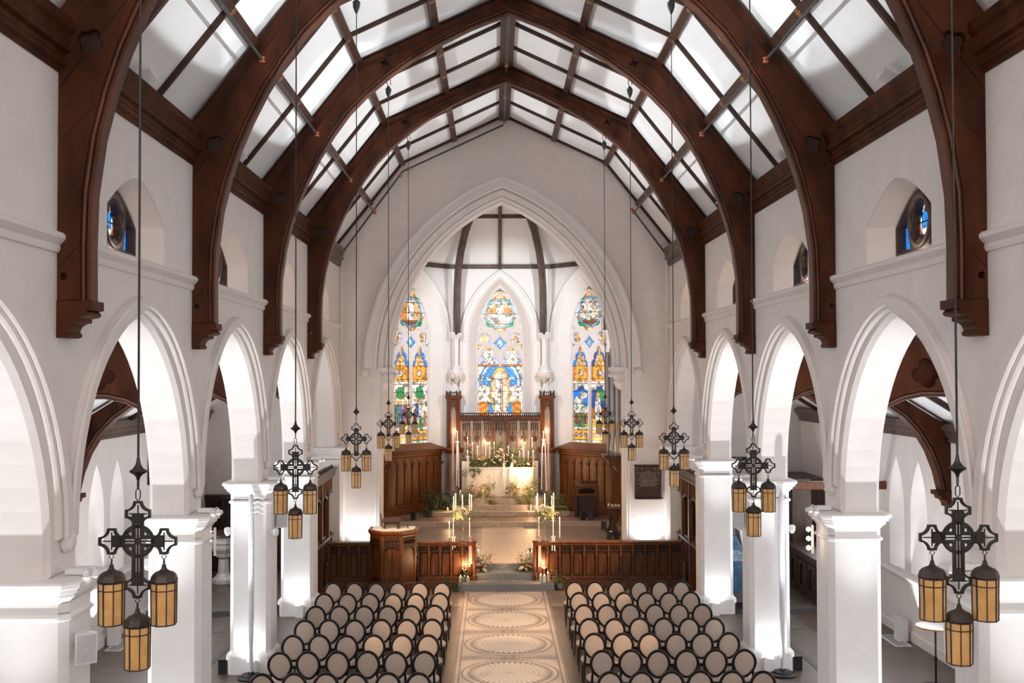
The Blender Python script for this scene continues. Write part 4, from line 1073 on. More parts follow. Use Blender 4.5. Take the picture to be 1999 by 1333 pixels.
sl = thing('chancel_screen', 'low carved oak screen left of the pulpit, four panels long', 'screen')
screen_run(sl, -4.46, -3.44, 4)
sl = thing('chancel_screen', 'low carved oak screen between the pulpit and the steps, five panels', 'screen')
# second run, right of the pulpit
screen_run(sl, -2.22, -.82, 5); newel(sl, -.79)
sr = thing('chancel_screen', 'low carved oak screen right of the steps, twelve panels long', 'screen')
screen_run(sr, .74, 4.44, 12); newel(sr, .71)

# pulpit
pu = thing('pulpit', 'oak pulpit with canted front and carved panels in the left screen', 'pulpit', (-2.83, 26.2, 0))
def canted(z, o=0.0, back=.55): return [(-.55-o, back, z), (-.55-o, .02-o*.3, z), (-.24-o*.35, -.30-o, z), (.24+o*.35, -.30-o, z), (.55+o, .02-o*.3, z), (.55+o, back, z)]
obj('body', MB().loft([canted(.0), canted(1.40)]), M['oak'], pu)
obj('plinth', MB().loft([canted(0, .05), canted(.16, .05), canted(.20, .015), canted(.26, .015)]), M['oak'], pu)
obj('cornice', MB().loft([canted(1.32, .02), canted(1.36, .03), canted(1.40, .06), canted(1.46, .075), canted(1.48, .07)], True), M['oak_red'], pu)
wb = MB(); C2 = [p for p in canted(1.475, .03)]; Ci = [p for p in canted(1.475, -.05)]
wb.add([(p[0], p[1], 1.475) for p in canted(0, -.02, .5)], [tuple(range(6))]); obj('desk_top', wb.loft([canted(1.47, -.02, .5), canted(1.49, -.02, .5)]), M['marble'], pu, label='pale cloth-covered desk top')
for (a, b) in ((1, 2), (2, 3), (3, 4)):
    P = canted(0); A, Bp = Vector(P[a]), Vector(P[b]); ln = (Bp-A).length; d = (Bp-A)/ln; nv = Vector((d.y, -d.x, 0))
    f_ = frame(A, d, (0, 0, 1), nv)
    obj('panel', MB().plate([[(.05, .32), (ln-.05, .32), (ln-.05, .98), (ln/2, 1.08), (.05, .98)]], f_, .0, .012, .006), M['oak_red'], pu)
    lp = [(.04, .86), (.055, .93), (.075, .96)] + [(ln/2-(ln/2-.06)*math.cos(x), .97+.10*math.sin(x)) for x in [PI*j/8 for j in range(9)]] + [(ln-.075, .96), (ln-.055, .93), (ln-.04, .86), (ln-.04, 1.29), (.04, 1.29)]
    hl = [foil((ln*q_, 1.20), 4, .028, .026, 5, PI/4) for q_ in (.22, .41, .59, .78)]
    obj('carved_head', MB().plate([lp]+hl, f_, .005, .04, .005), M['oak_dark'], pu)
    for u in (.02, ln-.02): obj('buttress', MB().plate([[(u-.03, .26), (u+.03, .26), (u+.03, 1.32), (u-.03, 1.32)]], f_, -.01, .035, .006).plate([[(u-.04, .84), (u+.04, .84), (u+.03, .90), (u-.03, .90)]], f_, .0, .06, .004), M['oak_red'], pu)
bs = thing('book_rest', 'dark carved wooden book rest standing on the pulpit', 'book rest', (-2.88, 26.38, 1.49))
obj('rest_top', MB().add([(x, y, z) for x in (-.22, .22) for y, z in ((-.17, .17), (.16, .23), (.16, .25), (-.17, .19))], [(0, 1, 2, 3), (7, 6, 5, 4), (0, 4, 5, 1), (1, 5, 6, 2), (2, 6, 7, 3), (3, 7, 4, 0)]), M['oak_dark'], bs)
obj('lip', MB().box(-.22, .22, -.185, -.16, .165, .21), M['oak_dark'], bs)
for y in (-.12, .12):
    arc = [(-.19, 0), (-.15, 0)] + [(-.15*math.cos(x)*.9, .04+.09*math.sin(x)) for x in [PI*j/8 for j in range(9)]] + [(.15, 0), (.19, 0), (.19, .18), (-.19, .18)]
    obj('bracket_arch', MB().plate([arc], XZ(y), -.015, .015), M['oak_dark'], bs)
mc = thing('microphone', 'thin black microphone standing on the pulpit edge', 'microphone', (-2.47, 26.35, 1.49))
obj('stem', MB().tube([(0, 0, 0), (0, 0, .10)], .01, 6), M['black'], mc); obj('base', MB().lathe([(.03, 0), (.03, .012), (.01, .02)], n=10), M['black'], mc)
bk = thing('leaning_folder', 'narrow dark folder leaning behind the book rest', 'folder', (-3.12, 26.45, 1.49))
obj('cover', MB().bar((0, 0, 0), (-.05, .02, .36), .04, .012), M['oak_dark'], bk)

# tall side screens closing the last bay on both sides
def side_screen(s, label):
    t = thing('parclose_screen', label, 'screen', (s*4.62, 24.0, 0))
    fr = lambda u, v, w: (s*w, u, v)
    L = 4.12; nb = 4; pw = L/nb
    loops = [[(0, 1.14), (L, 1.14), (L, 2.66), (0, 2.66)]]
    for k in range(nb):
        a = k*pw; m = a+pw/2; hw = pw/2-.11
        loops.append([(m-hw, 1.22), (m+hw, 1.22)] + [(m+hw, 2.02), (m+hw-.03, 2.06), (m+hw-.005, 2.10)] + [(m+(hw-.02)*math.cos(x), 2.10+.16*math.sin(x)) for x in [PI*j/10 for j in range(1, 10)]] + [(m-hw+.005, 2.10), (m-hw+.03, 2.06), (m-hw, 2.02)])
    obj('arched_panel', MB().plate(loops, fr, .0, .05, .008), M['oak'], t)
    obj('lower_boarding', MB().plate([[(0, 0), (L, 0), (L, 1.14), (0, 1.14)]], fr, 0, .05), M['oak'], t)
    for k in range(nb+1):
        obj('post', MB().plate([[(k*pw-.05, 0), (k*pw+.05, 0), (k*pw+.05, 2.66), (k*pw-.05, 2.66)]], fr, -.06, .10, .012), M['oak_red'], t)
    for k in range(nb):
        for j in range(7):
            u = k*pw+.09+j*(pw-.18)/6; obj('slat', MB().plate([[(u-.016, 2.32), (u+.016, 2.32), (u+.016, 2.62), (u-.016, 2.62)]], fr, -.03, .0, .005), M['oak_red'], t)
        for j in range(7):
            u = k*pw+.09+j*(pw-.18)/6; obj('lower_slat', MB().plate([[(u-.018, .14), (u+.018, .14), (u+.018, 1.08), (u-.018, 1.08)]], fr, -.03, .0, .005), M['oak'], t)
        m = k*pw+pw/2; hw = pw/2-.11
        tp = [(-.02, m+(hw+.0)*math.cos(x), 2.10+.18*math.sin(x)) for x in [PI*j/12 for j in range(13)]]
        obj('arch_moulding', MB().tube([(s*p[0], p[1], p[2]) for p in tp], .026, 6), M['ribwood'], t, smooth=50)
        obj('dark_opening', MB().plate([[(k*pw+.05, 1.2), (k*pw+pw-.05, 1.2), (k*pw+pw-.05, 2.3), (k*pw+.05, 2.3)]], fr, .25, .27), M['darkglass'] if s > 0 else M['oak'], t)  # right side: near-black sheet painted as the aisle's shade; left side: oak
    obj('sill_rail', MB().plate([[(0, 1.10), (L, 1.10), (L, 1.17), (0, 1.17)]], fr, -.07, .09, .01), M['ribwood'], t)
    obj('top_beam', MB().loft([[(s*x, y, z) for x, z in ((-.06, 2.64), (.10, 2.64), (.16, 2.84), (.16, 2.90), (-.16, 2.90), (-.16, 2.87), (-.12, 2.80), (-.10, 2.70))] for y in (0, L)]), M['ribwood'], t)
    cr = MB()
    for k in range(52): cr.lathe([(.012, 0), (.03, .03), (.02, .06), (.005, .075)], (s*-.02, .06+k*L/52, 2.90), 6)
    obj('cresting', cr, M['ribwood'], t)['kind'] = 'stuff'
side_screen(-1, 'tall oak screen with arched openings filling the last left arch')
side_screen(1, 'tall oak screen with arched openings filling the last right arch')

# ================================================================ altar and carved screen behind it
ZP = ZA+.53
al = thing('altar', 'cream painted stone altar with blind tracery panels', 'altar', (X0-.02, 35.5, ZP))
obj('front_block', MB().plate([[(-1.14, 0), (1.14, 0), (1.14, .94), (-1.14, .94)]], XZ(0), 0, .5, .012), M['altar'], al)
obj('table_slab', MB().plate([[(-1.17, .94), (1.17, .94), (1.17, 1.0), (-1.17, 1.0)]], XZ(0), -.035, .5, .012), M['altar'], al)
for k in range(5):
    a = -1.10+k*.44; fr_ = XZ(0)
    tre_ = trefoil_head(a+.22, .12, .60, .82)
    obj('carved_panel', MB().plate([[(a+.02, .08), (a+.42, .08), (a+.42, .88), (a+.02, .88)], [(a+.10, .14), (a+.34, .14)] + tre_[::-1]], fr_, -.018, .005, .005), M['altar'], al)
obj('gradine', MB().plate([[(-1.32, 0), (1.32, 0), (1.32, 1.16), (-1.32, 1.16)]], XZ(0), .45, .72, .012), M['altar'], al)
re_ = thing('reredos', 'tall carved oak altar screen with canopied panels and two turrets', 'altar screen', (X0, 36.25, ZP))
RB_ = 2.36-ZP; RT = 4.02-ZP
obj('backboard', MB().box(-1.42, 1.42, .05, .2, 0, RT-.10), M['reredos'], re_)
def rpanel(x, wd, z0, z1, shield):
    o_ = MB().plate([[(x-wd/2, z0), (x+wd/2, z0), (x+wd/2, z1), (x-wd/2, z1)], [(x-wd/2+.03, z0+.05), (x+wd/2-.03, z0+.05), (x+wd/2-.03, z1-.04), (x-wd/2+.03, z1-.04)]], XZ(0), -.03, .06, .008)
    obj('panel_frame', o_, M['reredos'], re_)
    hl = []; hw = wd/2-.03
    lp = [(x-hw, z1-.04), (x-hw, z1-.36)]
    for j in range(2):
        c = x-hw/2+j*hw; lp += [(c-hw/2*math.cos(t)*.92, z1-.36+(.07 if True else 0)*math.sin(t)*1.2) for t in [PI*i/6 for i in range(7)]]
        if j == 0: lp += [(x-.012, z1-.40), (x, z1-.43), (x+.012, z1-.40)]
    lp += [(x+hw, z1-.36), (x+hw, z1-.04)]
    for j in range(4):
        c = x-hw+(j+.5)*hw/2; hl.append([(c-.022, z1-.25), (c+.022, z1-.25), (c+.022, z1-.12), (c, z1-.085), (c-.022, z1-.12)])
    obj('canopy', MB().plate([lp]+hl, XZ(0), -.045, .03, .005), M['oak_dark'], re_)
    for j in range(5): obj('canopy_rib', MB().tube([(x-hw+j*hw/2, -.055, z1-.35), (x-hw+j*hw/2, -.055, z1-.05)], .010, 6), M['reredos'], re_)
    obj('pendant_drop', MB().lathe([(.004, -.05), (.022, -.02), (.026, .01), (.012, .03)], (x, -.03, z1-.43), 8), M['oak_dark'], re_)
    if shield:
        sh = [(-.075, .075), (-.075, -.03), (-.05, -.075), (0, -.10), (.05, -.075), (.075, -.03), (.075, .075)]
        obj('shield', MB().plate([[(x+a*1.15, z0+.72+(b*1.15)) for a, b in sh]], XZ(0), -.012, .03, .006).plate([[(x+a*.4, z0+.72+b*.4) for a, b in sh]], XZ(0), -.02, .0, .004), M['oak'], re_, label='brown carved shield')
for x in (-1.18, -.81, -.44, .44, .81, 1.18): rpanel(x, .34, RB_+.05, RT-.30, True)
rpanel(0, .44, RB_, RT-.30, False)
for x in (-.27, .27): obj('canopy_post', MB().box(x-.05, x+.05, -.11, .06, RB_+.6, RT-.22), M['oak_red'], re_)
for x in (-1.375, -.995, -.625, .625, .995, 1.375): obj('stile', MB().box(x-.035, x+.035, -.05, .06, 0, RT-.26), M['reredos'], re_)
obj('cornice', MB().box(-1.45, 1.45, -.08, .2, RT-.26, RT-.20).box(-1.45, 1.45, -.13, .2, RT-.20, RT-.14).box(-.34, .34, -.2, .1, RT-.24, RT-.15), M['oak'], re_)
obj('crest_rail', MB().box(-1.45, 1.45, -.10, .12, RT-.03, RT), M['oak_dark'], re_)
cbm = mesh('crest_baluster', MB().lathe([(.018, -.14), (.012, -.12), (.024, -.08), (.012, -.05), (.016, -.03)], (0, 0, 0), 6), M['oak_dark'])
for k in range(40): obj('crest_baluster', cbm, None, re_, loc=(-1.42+k*2.84/39, 0, RT))
for s in (-1, 1):
    cx_ = s*1.62; H2 = 4.78-ZP
    oc_ = lambda r, z: [(cx_+r*1.0*x, y*r-.06, z) for x, y in ((-1, .6), (-1, -.35), (-.45, -.95), (.45, -.95), (1, -.35), (1, .6))]
    obj('turret_plinth', MB().loft([oc_(.30, 0), oc_(.30, .1), oc_(.27, .14), oc_(.27, 1.50)]), M['reredos'], re_)
    obj('turret_shaft', MB().loft([oc_(.23, 1.5), oc_(.23, H2-.24)]), M['oak_red'], re_)
    obj('turret_ledge', MB().loft([oc_(.27, 1.44), oc_(.33, 1.50), oc_(.35, 1.53), oc_(.35, 1.60), oc_(.30, 1.62)]), M['oak_red'], re_)
    obj('turret_face', MB().box(cx_-.085, cx_+.085, -.292, -.25, 1.64, H2-.38), M['reredos'], re_, label='silvered front face')  # front takes the grey sheen colour, imitating light caught on brown oak
    obj('turret_canopy', MB().plate([[(cx_-.1, H2-.72), (cx_-.05, H2-.58), (cx_, H2-.5), (cx_+.05, H2-.58), (cx_+.1, H2-.72), (cx_+.1, H2-.32), (cx_-.1, H2-.32)]]+[[(cx_+q_-.014, H2-.46), (cx_+q_+.014, H2-.46), (cx_+q_, H2-.36)] for q_ in (-.055, .0, .055)], XZ(0), -.32, -.28, .004), M['oak'], re_)
    obj('turret_cap', MB().loft([oc_(.23, H2-.30), oc_(.29, H2-.24), oc_(.30, H2-.18), oc_(.25, H2-.16)]), M['oak_red'], re_)
    bt = MB()
    for a_, b_ in zip(oc_(.23, H2-.17)[:-1], oc_(.23, H2-.17)[1:]):
        for q_ in (0, .33, .66): bt.lathe([(.014, 0), (.01, .03), (.02, .07), (.01, .10)], (a_[0]+(b_[0]-a_[0])*q_, a_[1]+(b_[1]-a_[1])*q_, a_[2]), 6)
    bt.loft([oc_(.25, H2-.06), oc_(.25, H2-.03)])
    for a_ in oc_(.24, H2-.17)[1:5]: bt.lathe([(.025, 0), (.025, .15), (.01, .20)], a_, 6)
    obj('turret_cresting', bt, M['oak_dark'], re_)['kind'] = 'stuff'
# lectern, side table, organ
le = thing('prayer_desk', 'oak prayer desk with open arched shelf before the right panelling', 'desk', (2.74, 34.35, ZA), .0)
obj('desk_top', MB().add([(x, y, z) for x in (-.38, .38) for y, z in ((-.24, 1.00), (.2, 1.14), (.2, 1.17), (-.24, 1.03))], [(0, 1, 2, 3), (7, 6, 5, 4), (0, 4, 5, 1), (1, 5, 6, 2), (2, 6, 7, 3), (3, 7, 4, 0)]), M['oak_red'], le)
obj('book_ledge', MB().box(-.18, .36, .02, .06, 1.12, 1.18), M['oak_red'], le)
obj('shelf_front', MB().plate([[(-.36, .72), (.36, .72), (.36, 1.02), (-.36, 1.02)], [(-.26, .78), (.26, .78), (.26, .86)] + [(.26*math.cos(x), .86+.09*math.sin(x)) for x in [PI*j/8 for j in range(1, 8)]] + [(-.26, .86)]], XZ(-.2), 0, .03), M['oak_red'], le)
obj('shelf', MB().box(-.36, .36, -.22, .18, .70, .74), M['oak_red'], le)
obj('recess', MB().box(-.34, .34, -.1, .17, .74, 1.0), M['darkglass'], le)  # near-black block filling the open shelf, standing in for its shade
for x in (-.36, .36): obj('side_panel', MB().box(x-.02, x+.02, -.18, .18, .0, 1.02), M['oak_dark'], le)
obj('front_panel', MB().box(-.3, .3, .02, .05, .08, .72), M['oak_dark'], le)
for x in (-.32, .32): obj('post', MB().lathe([(.04, 0), (.045, .06), (.025, .10), (.025, .55), (.035, .6), (.025, .66)], (x, -.17, 0), 8), M['oak_dark'], le)
obj('foot', MB().box(-.40, .40, -.24, .22, 0, .06), M['oak_dark'], le)
tb = thing('credence_table', 'dark oak side table with shaped pedestals by the right jamb', 'table', (3.52, 31.6, ZC))
obj('table_top', MB().plate([[(-.46, -.5), (0, -.5), (0, .55), (-.32, .55)]], XY(.80), 0, .05, .01), M['oak_red'], tb)
prof = [(-.10, 0), (.14, 0), (.2, .06), (.06, .16), (.04, .3), (.12, .42), (.16, .55), (.08, .68), (.2, .80), (-.2, .80), (-.26, .70), (-.22, .60), (-.10, .62), (-.06, .5), (-.14, .40), (-.10, .25), (-.18, .10), (-.3, .03), (-.3, 0)]
for y in (-.38, .40): obj('pedestal', MB().plate([[(x*.8-.2, z) for x, z in prof]], XZ(y), -.03, .03, .006), M['oak_dark'], tb)
obj('stretcher', MB().box(-.24, -.16, -.38, .4, .14, .2), M['oak_dark'], tb)
for k, (dx, dy, lab) in enumerate(((-.42, -.1, 'leftmost and tallest of the votive candles on the side table'), (-.30, -.22, 'second votive candle from the left on the side table'), (-.16, -.15, 'third votive candle from the left on the side table'), (-.06, -.24, 'rightmost votive candle on the side table, against the jamb'))):
    v = thing('votive_candle', lab, 'candle', (3.50+dx*.8, 31.6+dy, ZC+.852), group='votive candles on the side table')
    obj('wax', MB().lathe([(.035, .004), (.035, .05 if k else .07)], n=12), M['wax'], v); obj('glass_cup', MB().lathe([(.04, 0), (.045, .08), (.042, .08), (.038, .003)], n=14), M['glass'], v, smooth=40)
og = thing('organ', 'grey metal organ pipes on a bracketed oak case, right of the arch', 'organ', (3.35, 30.6, 2.5))
ocs = lambda z, a, b: [(-a, -.5, z), (.3, -.5, z), (.3, .5, z), (-a, .5, z)]
obj('case', MB().loft([ocs(0, .04, 0), ocs(.10, .12, 0), ocs(.16, .14, 0), ocs(.26, .30, 0), ocs(.32, .33, 0), ocs(.42, .44, 0), ocs(.50, .46, 0)]), M['oak'], og)
for k, (x, y, h) in enumerate(((-.34, -.30, 3.4), (-.20, -.36, 3.6), (-.30, -.05, 3.3), (-.06, -.40, 3.9), (-.26, .2, 3.5), (.08, -.40, 3.7))):
    obj('organ_pipe', MB().lathe([(.02, .50), (.075, 1.15), (.085, 1.30), (.085, h), (.075, h)], (x, y, 0), 16), M['organ'], og, smooth=40)
    obj('pipe_mouth', MB().add([(x-.04, y-.087, 1.22), (x+.04, y-.087, 1.22), (x+.045, y-.086, 1.38), (x, y-.09, 1.5), (x-.045, y-.086, 1.38)], [(0, 1, 2, 3, 4)]), M['brass'], og)
pq = thing('memorial_plaque', 'brown framed memorial plaque with gilt lettering on the white wall', 'plaque', (3.875, 28.24, 2.0))
obj('plate', MB().box(-.33, .33, .0, .05, .02, .88), M['plaque'], pq)
obj('frame', MB().box(-.36, -.30, -.03, .06, 0, .9).box(.30, .36, -.03, .06, 0, .9).box(-.30, .30, -.025, .05, .77, .83), M['plaque'], pq)
obj('cornice', MB().box(-.38, .38, -.05, .06, .875, .895).box(-.365, .365, -.035, .06, .845, .875), M['oak_dark'], pq)
obj('sill', MB().box(-.37, .40, -.06, .06, -.015, .012).box(-.34, .34, -.03, .06, -.035, -.02), M['oak_dark'], pq)
def text(name, s, size, loc, mat, parent=None, rot=(PI/2, 0, 0), ext=.002):
    cu = bpy.data.curves.new(name, 'FONT'); cu.body = s; cu.size = size; cu.align_x = 'CENTER'; cu.extrude = ext
    ob = bpy.data.objects.new(name, cu); me = bpy.data.meshes.new_from_object(ob); bpy.data.objects.remove(ob); bpy.data.curves.remove(cu)
    me.materials.clear(); me.materials.append(mat); o = bpy.data.objects.new(name, me); COL.objects.link(o); o.parent = parent; o.location = loc; o.rotation_euler = rot; return o
for k, (s_, z_) in enumerate((('✠' if False else 'IHS', .70), ('TO THE GLORY OF', .655), ('GOD AND IN LOVING', .60), ('MEMORY OF THOSE', .545), ('WHO SERVED AND WORSHIPPED', .50), ('IN THIS HOUSE FOR MANY YEARS', .455), ('AND FELL ASLEEP', .41), ('THE LORD GRANT THEM', .36), ('LIGHT AND REST ETERNAL', .315))):
    text('lettering', s_, .047 if len(s_) < 20 else .036, (0, -.004, z_), M['letters'], pq)
for x, z in ((-.28, .68), (.28, .68), (-.17, .79), (.17, .79)): obj('stud', MB().lathe([(.012, -.02), (.014, 0), (.004, .02)], (x, -.03, z), 8), M['letters'], pq)
for k in range(6): obj('rosette', MB().lathe([(.012, -.006), (.012, .006)], (-.28+k*.112, -.03, .81), 8), M['letters'], pq)

# ================================================================ chairs
def make_chair():
    t = thing('dining_chair', 'chair', 'chair')
    ov = []
    zc, hz, hx = .735, .218, .180; tilt = .16
    def op(a, k=1.0, dy=0):
        z = zc+hz*math.sin(a)*k; e = 1-.26*max(0, -math.sin(a))**1.5
        return (hx*math.cos(a)*k*e, -.19-(z-.5)*tilt+dy, z)
    fr = [op(2*PI*k/26) for k in range(26)]
    obj('back_frame', MB().tube(fr, .0235, 7, True), M['chairwood'], t, smooth=50)
    bp = MB()
    for dy in (-.014, .020):
        rg = [[op(2*PI*k/24, q, dy*(1 if q < .6 else (.75 if q < .9 else .25))) for k in range(24)] for q in (.96, .85, .45)]
        o = len(bp.v); bp.v += [p for r in rg for p in r] + [op(0, 0, dy)]
        for j in range(2):
            for k in range(24): bp.f.append((o+j*24+k, o+j*24+(k+1) % 24, o+(j+1)*24+(k+1) % 24, o+(j+1)*24+k))
        for k in range(24): bp.f.append((o+48+k, o+48+(k+1) % 24, o+72))
    obj('backrest', bp, M['cream'], t, smooth=60)
    def seat_ring(z, k): return [((.225 if math.sin(a) > -.2 else .205)*k*math.copysign(abs(math.cos(a))**.75, math.cos(a)), .035+.215*k*math.copysign(abs(math.sin(a))**.75, math.sin(a)), z) for a in [2*PI*j/24 for j in range(24)]]
    obj('seat_rail', MB().loft([seat_ring(.37, .95), seat_ring(.375, .99), seat_ring(.425, 1.0)]), M['chairwood'], t, smooth=40)
    obj('seat', MB().loft([seat_ring(.42, .98), seat_ring(.44, 1.0), seat_ring(.465, .96), seat_ring(.482, .8), seat_ring(.49, .4)]), M['cream'], t, smooth=50)
    for s in (-1, 1):
        obj('leg', MB().tube([(s*.175, .20, .40), (s*.177, .205, .33), (s*.178, .207, .30), (s*.182, .215, .05), (s*.182, .215, 0)], [.026, .026, .020, .014, .013], 8), M['chairwood'], t, smooth=50)
        obj('leg', MB().tube([op(PI/2+s*-2.05), (s*.155, -.165, .47), (s*.165, -.165, .36), (s*.175, -.20, .15), (s*.185, -.25, 0)], [.018, .021, .021, .017, .014], 8), M['chairwood'], t, smooth=50)
    return t
CH = make_chair()
rowsY = [22.42, 21.32, 20.22, 19.08, 17.98, 16.92, 15.72]
first = True; rnd = random.Random(11)
for r, y in enumerate(rowsY):
    for b in (-1, 1):
        for k in range(6):
            x = (-1.42-.458*k if b < 0 else 1.41+.452*k)+rnd.uniform(-.012, .012); yy = y+rnd.uniform(-.025, .025)
            o = CH if first else dup(CH); first = False
            o.location = (x, yy, 0); o.rotation_euler = (0, 0, rnd.uniform(-.05, .05))
            row = ('front row by the steps' if r == 0 else ('bottommost row' if r == 6 else ORD[r]+' row from the front'))
            seat = ['aisle seat', 'second seat from the aisle', 'third seat from the aisle', 'fourth seat from the aisle', 'fifth seat from the aisle', 'outermost seat'][k]
            o['label'] = 'oval-backed cream chair, %s block, %s, %s' % ('left' if b < 0 else 'right', row, seat)
            o['group'] = 'oval backed chairs in the %s block' % ('left' if b < 0 else 'right')

# ================================================================ hanging cross lanterns
def concave(cx, cz, R, ins=0.0, tip=.022):
    """four pointed lozenge with hollow quarter-circle sides and blunt tips"""
    P = []; rho = R-tip+ins; E = R-ins
    y0 = R-math.sqrt(max(rho*rho-(R-E)**2, 0)); t0 = math.asin((R-E)/rho)
    for q in range(4):
        c, s = math.cos(q*PI/2), math.sin(q*PI/2)
        for i in range(7):
            t = t0+(PI/2-2*t0)*i/6; x, y = R-rho*math.sin(t), R-rho*math.cos(t)
            P.append((cx+x*c-y*s, cz+x*s+y*c))
    return P
def make_pendant():
    t = thing('lantern_cross', 'lantern', 'hanging lantern')
    CR = MB(); fr = XZ(0)
    # z is measured from the middle of the cross
    ARM, UP, DN = .142, .148, .236; hw = .031
    body = [(-hw, -DN), (hw, -DN), (hw, -hw), (ARM, -hw), (ARM, hw), (hw, hw), (hw, UP), (-hw, UP), (-hw, hw), (-ARM, hw), (-ARM, -hw), (-hw, -hw)]
    holes = []
    for a, b in ((-.013, -.003), (.003, .013)):
        holes.append([(a, -DN+.05), (b, -DN+.05), (b, -.016), (a, -.016)]); holes.append([(a, .016), (b, .016), (b, UP-.05), (a, UP-.05)])
    for s in (-1, 1):
        for a, b in ((-.013, -.003), (.003, .013)):
            q = sorted((s*.016, s*(ARM-.05))); holes.append([(q[0], a), (q[1], a), (q[1], b), (q[0], b)])
    CR.plate([body]+holes, fr, -.012, .012, .003)
    for cx, cz, R in ((-ARM, 0, .069), (ARM, 0, .069), (0, UP, .068), (0, -DN, .068)):
        CR.plate([concave(cx, cz, R), concave(cx, cz, R, .0105)], fr, -.016, .016, .003)
        CR.bar((cx-R*.7, 0, cz), (cx+R*.7, 0, cz), .006, .006).bar((cx, 0, cz-R*.7), (cx, 0, cz+R*.7), .006, .006)
    obj('cross', CR, M['bronze'], t)
    ri = MB().plate([circle((0, 0), .090, 40), circle((0, 0), .072, 36)], fr, -.006, .006, .002)
    for q in range(4):
        a = PI/4+q*PI/2; c = (.055*math.cos(a), .055*math.sin(a)); ri.plate([circle(c, .020, 14), circle(c, .011, 12)], fr, -.005, .005)
    obj('ring', ri, M['bronze'], t)
    obj('finial', MB().lathe([(.009, .330), (.012, .345), (.026, .36), (.047, .372), (.05, .378), (.03, .392), (.016, .412), (.011, .43), (.009, .45)], n=8), M['bronze'], t, smooth=35)
    ch = MB()
    def link(z0, h, wd, turn, x=0):
        p = [(0, z0), (wd, z0+h*.25), (wd, z0+h*.75), (0, z0+h), (-wd, z0+h*.75), (-wd, z0+h*.25)]
        ch.tube([((x+u if not turn else x), (0 if not turn else u), v) for u, v in p], .0035, 5, True)
    link(.215, .075, .012, False); link(.28, .06, .010, True)
    obj('chain', ch, M['bronze'], t)
    for cx, cz in ((-ARM, -.075), (ARM, -.075), (0, -DN-.075)):
        lc = MB(); sv = ch; ch_ = MB()
        def link2(z0, h, wd, turn):
            p = [(0, z0), (wd, z0+h*.5), (0, z0+h), (-wd, z0+h*.5)]
            ch_.tube([((cx+u if not turn else cx), (0 if not turn else u), v) for u, v in p], .003, 5, True)
        link2(cz-.025, .034, .013, False); link2(cz-.052, .032, .010, True)
        A0 = PI/8+.12
        cap = obj('lantern_cap', MB().lathe([(.005, -.045), (.012, -.055), (.012, -.064), (.018, -.076), (.031, -.084), (.053, -.093), (.066, -.107), (.072, -.126), (.076, -.136), (.070, -.14)], (cx, 0, cz), 8, A0), M['lampcap'], t)
        obj('chain', ch_, M['bronze'], cap)
        z0, z1 = cz-.14, cz-.372
        gl = obj('lantern_glass', MB().lathe([(.066, z0), (.064, z1)], (cx, 0, 0), 8, A0), M['amber'], t)
        fm = MB()
        for k in range(8):
            a = A0+k*PI/4; p = [(r*math.cos(a)+cx, r*math.sin(a), z) for r, z in ((.069, z0), (.066, z1))]; fm.bar(p[0], p[1], .006, .006)
        for r, z, h in ((.069, z0-.004, .008), (.068, z0-.045, .006), (.067, z1+.003, .007)):
            fm.tube([(cx+r*math.cos(A0+k*PI/4), r*math.sin(A0+k*PI/4), z) for k in range(8)], h/2, 4, True)
        obj('lantern_frame', fm, M['lampcap'], gl)
    zt = 10.79-4.455
    obj('rod', MB().tube([(0, 0, .44), (0, 0, zt-.25)], .0066, 8), M['bronze'], t, smooth=50)
    obj('canopy', MB().lathe([(.012, -.34), (.03, -.30), (.05, -.25), (.055, -.17), (.03, -.16), (.03, -.13)], (0, 0, zt), 8).tube([(0, 0, zt-.14), (-.03, 0, zt-.06), (-.02, 0, zt), (.03, 0, zt+.02), (.04, 0, zt-.1)], .008, 6), M['black'], t)
    return t
PD = make_pendant(); PEND = [(s, i) for i in range(5) for s in (-1, 1)]
pn = ['nearest and largest', 'second nearest', 'middle', 'second farthest', 'farthest and smallest']
PX, PZ, PYc = 2.2273, 4.455, 5.672
for s, i in PEND:
    o = PD if (s, i) == PEND[0] else dup(PD)
    y = TY0 + B*(i-1) + (PYc-(TY0-B))
    o.location = (s*PX, y, PZ); o.rotation_euler = (0, 0, random.uniform(-.05, .05))
    o['label'] = 'black cross with three amber lanterns, %s of the %s row' % (pn[i], 'left' if s < 0 else 'right'); o['group'] = 'cross lanterns on the %s' % ('left' if s < 0 else 'right')
# ================================================================ candles
FLM = mesh('flame', MB().lathe([(.001, 0), (.008, .009), (.0105, .020), (.006, .040), (.0005, .058)], n=8), M['flame'], 60)
WAXM = {}
def bow(mb, z, y, w_=.05):
    for s in (-1, 1):
        mb.tube([(0, y, z), (s*w_*.6, y-.012, z+.03), (s*w_, y-.008, z+.012), (s*w_*.9, y-.008, z-.018), (0, y, z)], [.006, .013, .016, .013, .006], 6)
    mb.lathe([(.008, -.012), (.013, 0), (.008, .012)], (0, y-.012, z), 8)
def tail(mb, pts, wd):
    P = [Vector(p) for p in pts]; v = []
    for i, p in enumerate(P): v += [(p.x-wd/2, p.y, p.z), (p.x+wd/2, p.y+.004, p.z), (p.x+wd/2, p.y+.007, p.z), (p.x-wd/2, p.y+.003, p.z)]
    f = []
    for i in range(len(P)-1):
        for k in range(4): f.append((i*4+k, i*4+(k+1) % 4, i*4+4+(k+1) % 4, i*4+4+k))
    mb.add(v, f+[(3, 2, 1, 0), tuple(len(P)*4-4+k for k in range(4))])
